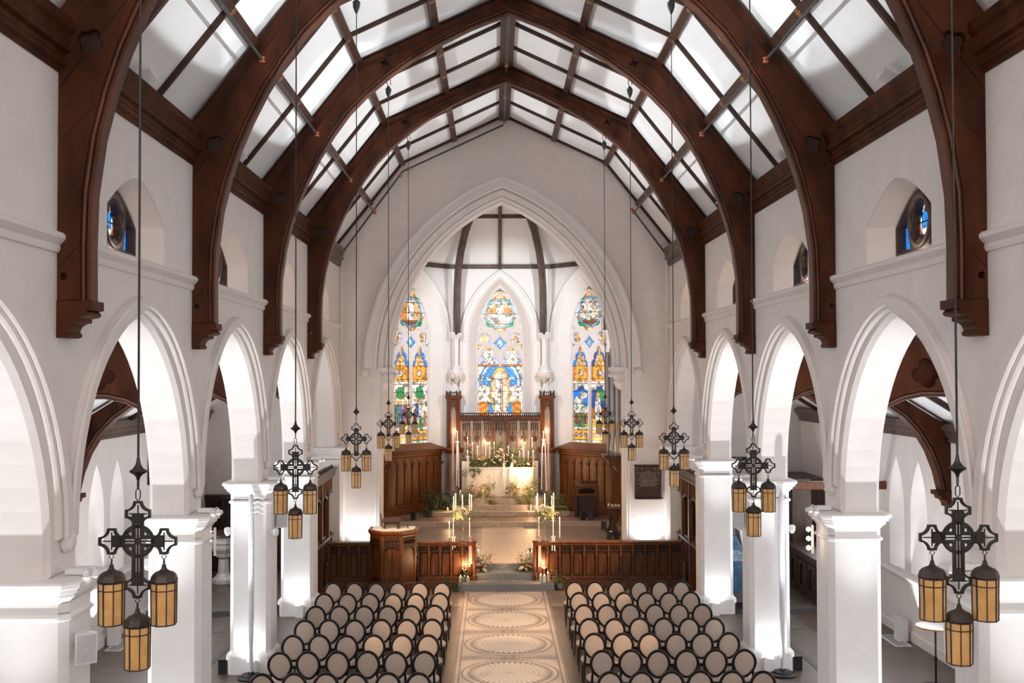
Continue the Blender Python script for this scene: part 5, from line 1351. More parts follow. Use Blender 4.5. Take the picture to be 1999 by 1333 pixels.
def taper(x, y, z0, ztop, label, hold=.07, ribbon=None, group='taper candles', r=.0125, tails=None, holder='silver', zb=None):
    t = thing('taper_candle', label, 'candle', (x, y, z0), group=group)
    h = ztop-z0-.045
    obj('candlestick', MB().lathe([(.038, 0), (.040, .008), (.016, .018), (.008, .03), (.011, hold*.5), (.008, hold*.7), (.016, hold-.01), (.018, hold+.012), (.013, hold+.012)], n=12), M[holder], t, smooth=40)
    obj('wax', MB().lathe([(r*1.05, hold-.005), (r, h*.6), (r*.85, h), (.002, h+.004)], n=10), M['wax'], t, smooth=40)
    obj('flame', FLM, None, t, loc=(0, 0, h+.004))
    if ribbon:
        zz = zb-z0 if zb else hold+.03; mb = MB(); bow(mb, zz, -.018)
        for k, (dx, ln) in enumerate(tails or ((-.02, .25), (.02, .3))):
            tail(mb, [(dx*.2, -.028, zz), (dx*.8, -.05, zz-ln*.15), (dx*1.0, -.055, zz-ln*.5), (dx*1.3, -.055, zz-ln)], .028 if abs(ln) < .5 else .04)
        obj('ribbon', mb, M[ribbon], t, smooth=60)
    return t
yS = 26.42
taper(-1.428, yS, 1.145, 1.635, 'shortest white taper on the left screen, outermost of its row', group='tapers on the screens')
taper(-1.325, yS-.03, 1.145, 1.74, 'white taper with white ribbon bow on the left screen', ribbon='ribbon_white', group='tapers on the screens', tails=((-.02, .30), (.03, .24)))
taper(-.915, yS-.03, 1.145, 1.735, 'white taper with long pink ribbon at the left screen end', ribbon='ribbon_pink', group='tapers on the screens', tails=((.0, .72), (.035, .66)))
taper(.832, yS-.03, 1.145, 1.735, 'white taper with long pink ribbon at the right screen end', ribbon='ribbon_pink', group='tapers on the screens', tails=((.0, .74), (.03, .6)))
taper(1.193, yS-.03, 1.145, 1.745, 'white taper with white ribbon bow on the right screen', ribbon='ribbon_white', group='tapers on the screens', tails=((-.025, .33), (.03, .35)))
taper(1.360, yS, 1.145, 1.735, 'plain white taper on the right screen, outermost of its row', group='tapers on the screens')
# candelabra with a crown of tapers
def candelabrum(x, label):
    t = thing('candelabrum', label, 'candelabrum', (x, yS, 1.145))
    obj('foot', MB().lathe([(.095, 0), (.10, .012), (.06, .03), (.03, .045), (.022, .07)], n=18), M['silver'], t, smooth=40)
    obj('stem', MB().lathe([(.022, .06), (.014, .10), (.013, .28), (.022, .32), (.026, .38), (.022, .50), (.03, .56), (.012, .60), (.012, .78)], n=12), M['silver'], t, smooth=40)
    for k in range(4):
        a = PI/4+k*PI/2; p = [(.0, 0, .60)] + [(q*.20*math.cos(a), q*.16*math.sin(a), .60-.05*math.sin(q*PI)+.13*q*q) for q in (.3, .6, .85, 1)]
        obj('arm', MB().tube(p, .008, 6).lathe([(.012, 0), (.026, .012), (.014, .02), (.016, .04)], p[-1], 10), M['silver'], t, smooth=50)
    return t
candelabrum(-1.095, 'tall silver candelabrum with roses on the left screen'); candelabrum(.99, 'tall silver candelabrum with roses on the right screen')
for side_, L in (('left', ((-1.315, -.11, 2.275, 'front left'), (-1.274, .11, 2.319, 'back left'), (-1.095, 0, 2.303, 'middle'), (-.913, -.11, 2.334, 'front right'), (-.872, .11, 2.285, 'back right'))),
                 ('right', ((.768, -.11, 2.272, 'front left'), (.804, .11, 2.315, 'back left'), (.985, 0, 2.319, 'middle'), (1.158, -.11, 2.277, 'front right'), (1.217, .11, 2.325, 'back right')))):
    for x, dy, zt, w_ in L:
        t = taper(x, yS+dy, 1.885 if w_ != 'middle' else 1.925, zt, 'white taper burning in the %s candelabrum, %s arm' % (side_, w_), hold=.02, group='tapers in the %s candelabrum' % side_)
# altar tapers
AT = [(-1.201, 3.184), (-1.033, 2.988), (-.858, 2.868), (-.58, 3.003), (-.443, 2.982), (-.289, 3.007), (.199, 2.891), (.588, 2.73), (.684, 3.094), (.726, 2.894), (.877, 2.714), (1.028, 3.156)]
for k, (x, zt) in enumerate(AT):
    front = k in (6, 7, 9, 10); zb_ = ZP+1.0 if front else ZP+1.16
    taper(x, 35.68 if front else 36.06, zb_, zt, 'slim white taper on the altar, %s from the left' % ORD[k], hold=.12 if zt > 2.9 else .07, group='tapers on the altar', holder='silver' if front else 'brass')
taper(-1.19, 35.52, ZP+1.0, 2.753, 'white taper with white bow and long tails at the altar left end', ribbon='ribbon_white', group='ribboned tapers on the altar', tails=((-.01, .95), (.03, .8)), zb=2.55)
taper(.047, 35.50, ZP+1.0, 2.612, 'short white taper with sheer peach ribbon falling over the altar middle', ribbon='ribbon_white', group='ribboned tapers on the altar', tails=((-.04, .95), (.02, .9)), zb=2.31)
taper(.335, 35.50, ZP+1.0, 2.632, 'short white taper with sheer ribbon swept left over the altar front', ribbon='ribbon_white', group='ribboned tapers on the altar', tails=((-.10, .85), (.0, .9), (-.05, .9)), zb=2.33)
taper(1.041, 35.55, ZP+1.0, 2.756, 'white taper with pink bow at the altar right end', ribbon='ribbon_pink', group='ribboned tapers on the altar', tails=((-.02, .35), (.03, .3)), zb=2.54)
for x, zt, rb_, zb_, lab, tl_ in ((-1.70, 3.372, 'ribbon_pink', 3.0, 'pink ribboned taper on the left turret ledge', ((-.02, 1.62), (.02, 1.6))), (-1.55, 3.41, 'ribbon_white', 3.04, 'white ribboned taper on the left turret ledge', ((-.02, 1.5), (.035, 1.55))),
                             (1.41, 3.393, 'ribbon_white', 3.10, 'white ribboned taper on the right turret ledge, its tails splayed', ((-.06, 1.7), (.07, 1.75))), (1.56, 3.382, 'ribbon_pink', 2.98, 'pink ribboned taper on the right turret ledge', ((-.01, 1.6), (.03, 1.62)))):
    taper(x, 35.87, ZP+1.62, zt, lab, ribbon=rb_, group='ribboned tapers on the turret ledges', tails=tl_, zb=zb_)
for x, lab in ((.489, 'taper standing low before the altar right half, left of the pair'), (.786, 'taper standing low before the altar right half, right of the pair')):
    taper(x, 35.30, ZP, 2.04, lab, group='tapers before the altar', hold=.3)
# pillar candles in glass
def pillar(x, y, z, zt, label, glass=.2, r=.043, group='pillar candles in glass'):
    t = thing('pillar_candle', label, 'candle', (x, y, z), group=group); h = zt-z
    obj('wax', MB().lathe([(r, .004), (r, h-.005), (r*.8, h), (r*.4, h-.012)], n=14), M['wax'], t, smooth=50)
    f = obj('flame', FLM, None, t, loc=(0, 0, h-.005))
    if glass: obj('glass_cylinder', MB().lathe([(r+.018, .0), (r+.018, h+glass), (r+.014, h+glass), (r+.014, .004)], n=18), M['glass'], t, smooth=40)
    return t
pillar(-1.135, 26.06, .175, .325, 'left pillar candle in glass by the left end of the bottom step'); pillar(-1.045, 26.17, .175, .30, 'middle pillar candle in glass, tucked behind two on the left step')
pillar(-.955, 26.05, .175, .31, 'right pillar candle in glass by the left newel post'); pillar(.862, 26.16, .175, .335, 'leftmost pillar candle in glass by the right newel post', r=.034)
pillar(.95, 26.03, .175, .35, 'middle pillar candle in glass on the right step'); pillar(1.045, 26.14, .175, .39, 'rightmost and tallest pillar candle in glass on the right step', .22)
pillar(-.705, 26.95, ZC, .82, 'pillar candle behind the left newel post, above the pink roses', .12); pillar(.575, 26.85, ZC, .78, 'left pillar candle behind the flowers at the right newel post', .1); pillar(.668, 26.85, ZC, .79, 'right pillar candle behind the flowers at the right newel post', .1)
pillar(-1.43, 35.2, ZA+.33, 1.42, 'pillar candle in tall glass at the left of the altar steps', .16); pillar(-.673, 35.28, ZP, 1.40, 'pillar candle among greenery before the altar left half', 0); pillar(.80, 35.28, ZP, 1.37, 'pillar candle among greenery before the altar right half', 0)
pillar(.93, 34.6, ZA+.165, .99, 'pillar candle in glass on the lowest altar step, right side', .14); pillar(-1.83, 34.6, ZA+.165, .92, 'pillar candle in glass on the mossy left end of the altar step', .16)
# the light of the candle clusters
for p, e in (((-1.05, 26.12, .52), 16), ((.95, 26.12, .54), 16), ((-1.09, 26.3, 2.36), 22), ((.99, 26.3, 2.36), 22), ((-.6, 35.5, 2.95), 11), ((.7, 35.5, 2.95), 12), ((.64, 35.2, 2.06), 15), ((-.66, 34.95, 1.5), 5), ((.8, 34.9, 1.5), 6), ((-1.6, 35.6, 3.4), 8), ((1.5, 35.6, 3.4), 8), ((-.7, 26.9, .95), 8), ((.6, 26.8, .95), 10), ((-1.2, 26.25, 1.8), 8), ((1.2, 26.25, 1.8), 8), ((.94, 34.4, 1.05), 8), ((-1.8, 34.4, 1.05), 6)):
    point('candle_light', p, e*2, CANDLE, .07 if p[1] < 34.8 or p[2] > 1.6 else .22)

# ================================================================ flowers
def rose_mesh(nm, mat, seed):
    rnd = random.Random(seed); mb = MB()
    for ring_, (n_, r_, h_, tl_) in enumerate(((3, .35, .9, .15), (5, .62, .75, .45), (6, .9, .5, .85))):
        for k in range(n_):
            a = 2*PI*k/n_+ring_*.5+rnd.random()*.3; ca, sa = math.cos(a), math.sin(a)
            pts = []
            for j in range(4):
                v = j/3
                for i in range(5):
                    u = (i-2)/2; rad = r_*(.25+.75*math.sin(v*PI*.55))+tl_*.25*v*v; ww = .62*r_*math.sin(PI*(.18+.72*v))
                    x, y, z = rad-abs(u)**2*.12, u*ww, -.35+v*h_-.1*abs(u)*v
                    pts.append((x*ca-y*sa, x*sa+y*ca, z))
            mb.add(pts, [(j*5+i, j*5+i+1, j*5+i+6, j*5+i+5) for j in range(3) for i in range(4)])
    mb.lathe([(.05, -.4), (.3, -.3), (.34, .1), (.2, .35), (.05, .4)], n=8)
    return mesh(nm, mb, mat, 80)
ROSE = {k: [rose_mesh('rose', M[k], i) for i in range(2)] for k in ('rose_white', 'rose_pink', 'rose_orange')}
def leaf_cloud(spec, seed, size=.04, n_=120):
    """leaves on sprigs: spec is a list of (start, end, droop, count)"""
    rnd = random.Random(seed); mb = MB()
    for a, b, sag, cnt, spread in spec:
        cnt = int(cnt*1.7)
        a, b = Vector(a), Vector(b); P = []
        for i in range(7):
            t = i/6; p = a.lerp(b, t); p.z -= sag*math.sin(PI*t)*.5+sag*t*t*.5; P.append(p)
        mb.tube(P, .003, 3)
        for k in range(cnt):
            t = rnd.random()*.999*6; i = int(t); p = P[i].lerp(P[i+1], t-i)+Vector((rnd.gauss(0, spread), rnd.gauss(0, spread), rnd.gauss(0, spread)))
            d = Vector((rnd.gauss(0, 1), rnd.gauss(0, .8)-.3, rnd.gauss(0, .8)+.1)).normalized(); u = d.cross(Vector((rnd.random()-.5, rnd.random()-.5, 1))).normalized()
            s_ = size*rnd.uniform(.7, 1.5); nn = d.cross(u)*s_*.15
            mb.add([p, p+d*s_*.5+u*s_*.28+nn, p+d*s_, p+d*s_*.5-u*s_*.28+nn], [(0, 1, 2), (0, 2, 3)])
    return mb
def arrangement(name, label, loc, spec, roses, seed, size=.045, leaf='leaf', cat='flowers', group=None):
    t = thing(name, label, cat, loc, group=group); L = Vector(loc)
    o = obj('foliage', leaf_cloud([(Vector(a)-L, Vector(b)-L, s_, c, sp) for a, b, s_, c, sp in spec], seed, size), M[leaf], t, merge=False); o['kind'] = 'stuff'
    rnd = random.Random(seed)
    for x, y, z, r, col in roses:
        q = obj('rose', ROSE['rose_'+col][rnd.randint(0, 1)], None, t, loc=(x-L.x, y-L.y-.09, z-L.z+.01)); r *= 1.25; q.scale = (r, r, r*.85)
        q.rotation_euler = (rnd.uniform(.3, .9), rnd.uniform(-.4, .4), rnd.uniform(0, 6))
    return t
W_, P_, O_ = 'white', 'pink', 'orange'
zg = ZP+1.16; za = ZP+1.0
ar = [(-1.125, 35.95, 2.897, .06, P_), (-1.22, 35.95, 2.813, .06, P_), (-.044, 35.7, 2.767, .065, W_), (-.149, 35.7, 2.704, .06, W_), (-.602, 35.5, 2.302, .07, W_), (-.801, 35.6, 2.466, .06, W_), (-.36, 35.6, 2.439, .065, W_), (-.45, 35.6, 2.50, .06, W_),
      (-.496, 35.65, 2.569, .05, O_), (-.15, 35.6, 2.579, .075, W_), (-.212, 35.6, 2.53, .06, W_), (.123, 35.6, 2.379, .055, W_), (.396, 35.52, 2.394, .065, W_), (.491, 35.8, 2.681, .05, O_), (.67, 35.8, 2.764, .065, P_), (.868, 35.55, 2.303, .06, P_), (-1.063, 35.9, 2.666, .05, O_), (.018, 35.7, 2.641, .05, O_), (-.08, 35.6, 2.44, .05, W_),
      (-.84, 35.7, 2.56, .045, O_), (.30, 35.6, 2.52, .05, W_), (.56, 35.7, 2.52, .045, O_), (-.3, 35.55, 2.36, .05, W_), (.16, 35.65, 2.60, .05, W_), (.95, 35.6, 2.36, .045, O_), (-.66, 35.65, 2.5, .05, O_), (-.02, 35.6, 2.52, .055, O_)]
sp = [((x, 35.65, za), (x+.1*math.sin(x*9), 35.62+.1*math.cos(x*7), 2.42+.16*math.exp(-(x+.1)**2*3)), 0, 110, .055) for x in [-1.05+.1*k for k in range(21)]]
sp += [((-.1, 35.75, 2.4), (-.05, 35.72, 3.08), 0, 150, .06), ((.1, 35.75, 2.4), (.35, 35.72, 2.86), 0, 90, .07), ((.3, 35.8, 2.4), (.62, 35.8, 2.84), 0, 80, .06), ((-.2, 35.7, 2.4), (-.28, 35.7, 2.9), 0, 90, .06), ((-1.1, 35.9, 2.4), (-1.2, 35.9, 2.95), 0, 70, .06), ((.95, 35.9, 2.4), (1.05, 35.9, 2.85), 0, 70, .05),
       ((-.95, 35.5, 2.22), (-.98, 35.42, 1.86), 0, 60, .035), ((-1.0, 35.5, 2.25), (-1.45, 35.45, 2.05), .2, 80, .05), ((-.8, 35.5, 2.2), (-.82, 35.42, 2.0), 0, 40, .035)]
arrangement('flower_arrangement', 'long arrangement of ivory, apricot and pink roses along the altar top', (-.1, 35.65, za), sp, ar, 5, .06)
gr = [((-1.2, 35.2, ZP), (-1.0, 35.2, 1.74), 0, 90, .07), ((-.9, 35.22, ZP), (-.55, 35.2, 1.62), 0, 140, .08), ((-.7, 35.2, ZP+.05), (-.3, 35.15, 1.66), 0, 110, .06), ((-.6, 35.2, 1.3), (-.38, 35.1, 1.05), .05, 70, .05), ((-.45, 35.2, 1.3), (-.28, 35.05, .95), .05, 60, .05), ((-1.3, 35.1, 1.2), (-.9, 35.15, 1.5), 0, 80, .08)]
arrangement('flower_arrangement', 'greenery with apricot blooms before the altar left half', (-.8, 35.2, ZP), gr, [(-.76, 35.15, 1.56, .05, O_), (-1.03, 35.15, 1.44, .05, W_), (-.63, 35.12, 1.48, .045, O_), (-.88, 35.12, 1.42, .045, P_), (-1.12, 35.12, 1.38, .05, O_)], 6, .055)
gr = [((.1, 35.2, ZP), (.3, 35.2, 1.62), 0, 110, .08), ((.4, 35.22, ZP), (.45, 35.2, 1.85), 0, 120, .07), ((.8, 35.2, ZP), (1.05, 35.2, 1.78), 0, 170, .09), ((.95, 35.2, ZP), (.75, 35.2, 1.6), 0, 120, .08), ((.5, 35.15, 1.3), (.62, 35.05, .98), .05, 110, .07), ((.75, 35.15, 1.25), (.9, 35.0, 1.0), .05, 90, .06), ((1.1, 35.1, 1.3), (1.15, 35.1, 1.85), 0, 60, .04)]
arrangement('flower_arrangement', 'greenery with pink and white blooms before the altar right half', (.6, 35.2, ZP), gr, [(.28, 35.12, 1.44, .05, P_), (.45, 35.1, 1.42, .05, P_), (.60, 35.1, 1.40, .05, W_), (.36, 35.1, 1.52, .04, O_), (.52, 35.1, 1.5, .045, P_), (.98, 35.12, 1.5, .04, W_)], 7, .055)
arrangement('greenery', 'dark leafy branches on the mossy step beside the left panelling', (-2.2, 35.0, ZA), [((-2.0, 35.1, ZA+.2), (-2.55, 34.9, 1.25), -.1, 130, .10), ((-2.1, 35.2, ZA+.2), (-2.3, 35.2, 1.4), 0, 100, .10), ((-2.2, 34.8, 1.0), (-2.75, 34.6, ZA+.1), .0, 90, .08), ((-2.0, 35.0, 1.1), (-1.75, 34.9, 1.1), 0, 70, .08)], [], 8, .085, 'leaf_dark', 'greenery')
arrangement('greenery', 'leafy greenery at the left of the upper altar steps, behind the candelabrum', (-1.4, 35.0, ZA+.2), [((-1.7, 34.9, ZA+.2), (-1.3, 34.95, 1.4), 0, 120, .09), ((-1.3, 35.0, ZA+.3), (-1.05, 35.0, 1.35), 0, 120, .08)], [], 9, .06, 'leaf', 'greenery')
arrangement('greenery', 'leafy greenery at the right end of the altar steps', (1.6, 35.0, ZA+.2), [((1.3, 34.9, ZA+.2), (1.75, 34.95, 1.45), 0, 150, .10), ((1.5, 35.0, ZA+.2), (2.1, 35.0, 1.3), 0, 130, .09), ((1.7, 34.8, 1.2), (2.2, 34.8, .95), 0, 70, .07)], [], 10, .06, 'leaf', 'greenery')
# roses on the candelabra
for x, side_, rs in ((-1.09, 'left', [(-1.174, 1.967), (-1.065, 1.991), (-1.15, 1.883), (-.969, 1.906), (-1.0, 1.86)]), (.99, 'right', [(.918, 2.067), (.832, 1.935), (.936, 1.85), (1.014, 2.018), (1.123, 1.982)])):
    s_ = [((x, 26.3, 1.88), (x+.30*math.cos(a), 26.3+.2*math.sin(a), 1.92+.12*math.sin(a*2)), .1, 40, .04) for a in [k*.7 for k in range(9)]]
    s_ += [((x-.1, 26.25, 1.85), (x-.2, 26.2, 1.62), 0, 40, .04), ((x+.1, 26.25, 1.85), (x+.22, 26.2, 1.72), 0, 30, .04)] if x < 0 else [((x-.1, 26.25, 1.85), (x-.14, 26.2, 1.5), 0, 50, .04)]
    arrangement('flower_arrangement', 'crown of ivory roses and leaves on the %s candelabrum' % side_, (x, 26.3, 1.88), s_, [(a, 26.2, b, .055, W_) for a, b in rs], 12 if x < 0 else 13, .04)
# posies at the newels
arrangement('flower_arrangement', 'pink and ivory roses on the steps behind the left newel post', (-.6, 26.75, .36), [((-.65, 26.7, .38), (-.4, 26.6, .8), 0, 110, .07), ((-.6, 26.7, .38), (-.72, 26.65, .7), 0, 90, .06), ((-.55, 26.6, .42), (-.42, 26.45, .14), 0, 70, .05), ((-.68, 26.6, .4), (-.70, 26.45, .15), 0, 50, .05)],
    [(-.722, 26.6, .515, .06, W_), (-.613, 26.6, .515, .06, P_), (-.49, 26.62, .623, .06, W_), (-.405, 26.6, .599, .045, P_), (-.539, 26.65, .757, .055, W_), (-.54, 26.55, .405, .06, W_), (-.723, 26.55, .394, .055, P_), (-.7, 26.65, .63, .05, P_), (-.53, 26.58, .48, .05, P_)], 14, .045)
arrangement('flower_arrangement', 'ivory and apricot roses on the steps behind the right newel post', (.5, 26.75, .36), [((.5, 26.7, .38), (.35, 26.6, .75), 0, 110, .07), ((.55, 26.7, .38), (.65, 26.6, .8), 0, 110, .07), ((.45, 26.6, .42), (.25, 26.6, .42), .05, 70, .05), ((.5, 26.6, .42), (.48, 26.45, .16), 0, 80, .05), ((.62, 26.6, .42), (.64, 26.45, .2), 0, 60, .05)],
    [(.389, 26.65, .753, .06, W_), (.511, 26.62, .704, .06, W_), (.621, 26.6, .606, .065, W_), (.388, 26.55, .449, .06, W_), (.51, 26.55, .412, .055, W_), (.377, 26.6, .619, .035, O_), (.54, 26.58, .50, .05, O_), (.63, 26.55, .47, .05, P_)], 15, .045, group=None)
arrangement('greenery', 'trailing greenery at the left end of the bottom granite step', (-1.4, 25.95, 0), [((-1.3, 25.95, .1), (-1.55, 25.9, .32), 0, 90, .06), ((-1.25, 25.9, .2), (-1.2, 25.75, .02), 0, 80, .06), ((-1.1, 25.9, .2), (-.95, 25.85, .42), 0, 60, .04)], [], 16, .05, 'leaf_dark', 'greenery')
arrangement('greenery', 'small pot of pale leaves at the right end of the bottom granite step', (1.3, 26.05, 0), [((1.3, 26.05, .15), (1.25, 26.0, .42), 0, 60, .06), ((1.32, 26.05, .15), (1.45, 26.0, .34), 0, 50, .05), ((1.28, 26.05, .2), (1.15, 26.0, .3), 0, 30, .04)], [], 17, .045, 'leaf', 'greenery')
po = thing('plant_pot', 'small dark round pot at the right end of the bottom step', 'pot', (1.33, 26.07, 0)); obj('bowl', MB().lathe([(.05, 0), (.09, .04), (.10, .10), (.085, .15), (.075, .13), (.02, .12)], n=16), M['granite'], po, smooth=40)

# ================================================================ lamps and small fittings
def uplight(x, y, z, label, group, col='black', rz=0, sc=1.0):
    t = thing('uplight', label, 'uplight', (x, y, z), rz, group)
    obj('housing', MB().loft([[(i*.075*sc, j*.06*sc, 0) for i, j in ((-1, -1), (1, -1), (1, 1), (-1, 1))], [(i*.075*sc, j*.06*sc, (.26 if j < 0 else .20)*sc) for i, j in ((-1, -1), (1, -1), (1, 1), (-1, 1))]]), M[col], t)
    obj('lens', MB().add([(i*.062*sc, j*.048*sc, ((.26 if j < 0 else .20)*sc+(-.006 if j < 0 else .012))) for i, j in ((-1, -1), (1, -1), (1, 1), (-1, 1))], [(0, 1, 2, 3)]), M['bulbcool'], t)
    return t
pname = ['nearest', 'second', 'third', 'farthest']
for k in range(4):
    for s in (-1, 1):
        sd = 'left' if s < 0 else 'right'
        uplight(s*4.60, PY0+B*k-.47, 0, 'white box uplight at the foot of the %s %s pier' % (pname[k], sd), 'white uplights at the piers', 'white', 0, 1.15)
        uplight(s*5.17, PY0+B*k-.30, 0, 'black uplight on the aisle side of the %s %s pier' % (pname[k], sd), 'black uplights at the piers')
for x, y, z, lab in ((3.11, 32.45, ZC, 'black uplight on the chancel floor left of the side table'), (3.07, 30.45, ZC, 'black uplight behind the right screen, nearer the table'), (3.24, 30.25, ZC, 'black uplight against the right chancel jamb'), (2.55, 33.5, ZA, 'left of two black uplights on the paving by the prayer desk'), (2.80, 33.5, ZA, 'right of two black uplights on the paving by the prayer desk'), (-2.90, 33.75, ZA, 'left of two black uplights on the paving left of the altar'), (-2.47, 34.3, ZA, 'right of two black uplights on the paving left of the altar'),
                  (3.85, 27.7, ZC, 'black uplight behind the right screen under the plaque'), (-3.85, 27.7, ZC, 'black uplight behind the pulpit at the left white wall')):
    uplight(x, y, z, lab, 'black uplights in the chancel', rz=random.uniform(-.3, .3))
# cornice floods: white cans on the dark cornice
def can(s, y, label):
    t = thing('flood_lamp', label, 'lamp', (s*4.37, y, 8.775), s*PI/2, 'white flood lamps on the cornices')
    obj('bracket', MB().box(-.05, .05, -.03, .03, 0, .05), M['white'], t)
    b_ = MB(); b_.lathe([(.06, -.12), (.085, -.10), (.085, .08), (.072, .09), (.068, .06), (.03, .055)], n=18).xf(Matrix.Translation((0, 0, .10)) @ Matrix.Rotation(-PI/2+.5, 4, 'X'))
    obj('can', b_, M['white'], t, smooth=40)
bays = {12.25: 'nearest visible bay', 16.73: 'second bay', 21.21: 'third bay', 25.6: 'last bay before the chancel wall'}
for s, y in CORN_LAMPS:
    for q in bays:
        if abs(q-y) < .05: can(s, y, 'round white flood lamp on the %s cornice, %s' % ('left' if s < 0 else 'right', bays[q]))
# clusters of small spot lamps on the capitals
def track(x, y, z, s, k, label, group='spot lamp clusters on the piers', cnt=2):
    t = thing('spot_lamps', label, 'lamp', (x, y, z), 0, group)
    obj('box', MB().plate([[(-.09, -.04), (.09, -.04), (.09, .04), (-.09, .04)]], XY(0), 0, .06, .006), M['white'], t)
    for j in range(cnt):
        p = (-s*(.12+.07*j), -.06+.05*j, .0); h = obj('lamp_head', MB().lathe([(.012, .05), (.03, .03), (.034, -.02), (.028, -.02)], p, 12).tube([(-s*.08, 0, .04), (p[0]*.9, p[1], .07), (p[0], p[1], .05)], .007, 6), M['white'], t, smooth=40)
        obj('bulb', MB().lathe([(.005, -.035), (.026, -.022), (.026, -.015)], p, 12), M['bulb'], h)
for s in (-1, 1):
    for k in range(4): track(s*4.32, PY0+B*k-.12, 3.445, s, k, 'small spot lamps on the capital of the %s %s pier' % (pname[k], 'left' if s < 0 else 'right'))
def globes(x, y, z, label, cnt=3):
    t = thing('globe_lamps', label, 'lamp', (x, y, z), 0, 'vertical lamp strips on the piers'); obj('bar', MB().box(-.015, .015, -.015, .015, -.20, .2), M['white'], t)
    for j in range(cnt):
        h = obj('socket', MB().bar((0, 0, .15-j*.13), (-.06, -.05, .15-j*.13), .02), M['white'], t); obj('bulb', MB().lathe([(.004, -.035), (.028, -.02), (.035, 0), (.028, .02), (.004, .035)], (-.075, -.06, .15-j*.13), 12), M['bulb'], h, smooth=60)
globes(4.22, PY0+B+.1, 3.0, 'vertical strip of three glowing globe lamps on the second right pier')
globes(-4.28, PY0+B+.25, 2.98, 'glowing globe lamps under the capital of the second left pier', 2)
# loudspeakers, cameras, draped poles
def speaker(x, y, z, rz, label):
    t = thing('wall_speaker', label, 'loudspeaker', (x, y, z), rz, 'white loudspeakers on the piers')
    obj('cabinet', MB().loft([[(-.10, -.06, 0), (.10, -.06, 0), (.07, .08, .02), (-.07, .08, .02)], [(-.10, -.10, .30), (.10, -.10, .30), (.07, .08, .28), (-.07, .08, .28)]]), M['white'], t)
    obj('grille', MB().loft([[(-.085, -.068, .015), (.085, -.068, .015), (.085, -.05, .015), (-.085, -.05, .015)], [(-.085, -.108, .285), (.085, -.108, .285), (.085, -.09, .285), (-.085, -.09, .285)]]), M['greywhite'], t)
    obj('bracket', MB().bar((0, .05, .15), (0, .16, .15), .05), M['black'], t)
speaker(-4.20, PY0-.20, 2.62, .53, 'white loudspeaker on the nearest left pier'); speaker(4.20, PY0-.05, 2.62, -.53, 'white loudspeaker on the nearest right pier')
speaker(-4.22, PY0+B*2+.1, 2.55, .5, 'white loudspeaker on the third left pier behind the draped pole'); speaker(4.25, PY0+B*2+.1, 2.5, -.5, 'white loudspeaker on the third right pier')
def seccam(x, y, z, s, label):
    t = thing('security_camera', label, 'camera', (x, y, z), 0, 'white dome cameras on the piers'); obj('body', MB().lathe([(.03, -.08), (.055, -.05), (.06, .02), (.04, .05), (.01, .055)], (s*.06, -.02, 0), 14).bar((s*-.05, 0, 0), (s*.06, 0, 0), .05), M['white'], t, smooth=50)
    obj('dome', MB().lathe([(.005, -.105), (.03, -.095), (.045, -.07)], (s*.06, -.02, 0), 12), M['greywhite'], t, smooth=50)
seccam(-5.06, PY0+B*2-.2, 2.55, -1, 'white camera on the aisle side of the third left pier'); seccam(-4.30, PY0+B*2-.25, 2.53, 1, 'white camera on the nave side of the third left pier'); seccam(5.06, PY0+B*2-.2, 2.55, 1, 'white camera on the aisle side of the third right pier'); seccam(-5.06, PY0+B-.1, 2.75, -1, 'white camera on the aisle side of the second left pier')
def drape_pole(x, y, s, label):
    t = thing('draped_pole', label, 'stand', (x, y, 0), 0, 'cloth covered poles on round black bases')
    obj('base', MB().lathe([(.23, 0), (.235, .03), (.20, .045), (.17, .05), (.16, .075), (.06, .085), (.05, .12)], n=26), M['black'], t, smooth=30)
    rnd = random.Random(4); pr = []
    for k in range(30):
        z = .10+k*.105; pr.append((.036+(.008*rnd.random() if z < 1.1 else .004*rnd.random())+(.014 if z > 1.0 else 0), z))
    obj('cloth', MB().lathe(pr+[(.03, 3.24)], n=10), M['sheen'], t, smooth=70)
    if s < 0:
        for j in range(4): obj('clip_arm', MB().tube([(.04, -.02, 3.18-j*.085), (.14, -.03, 3.20-j*.085), (.20, -.05, 3.16-j*.085), (.24, -.05, 3.17-j*.085)], .012, 6), M['white'], t)
drape_pole(-4.60, PY0+B*2-.62, -1, 'white cloth covered pole with hooked arms before the third left pier'); drape_pole(4.82, PY0+B*2-.62, 1, 'white cloth covered pole before the third right pier')
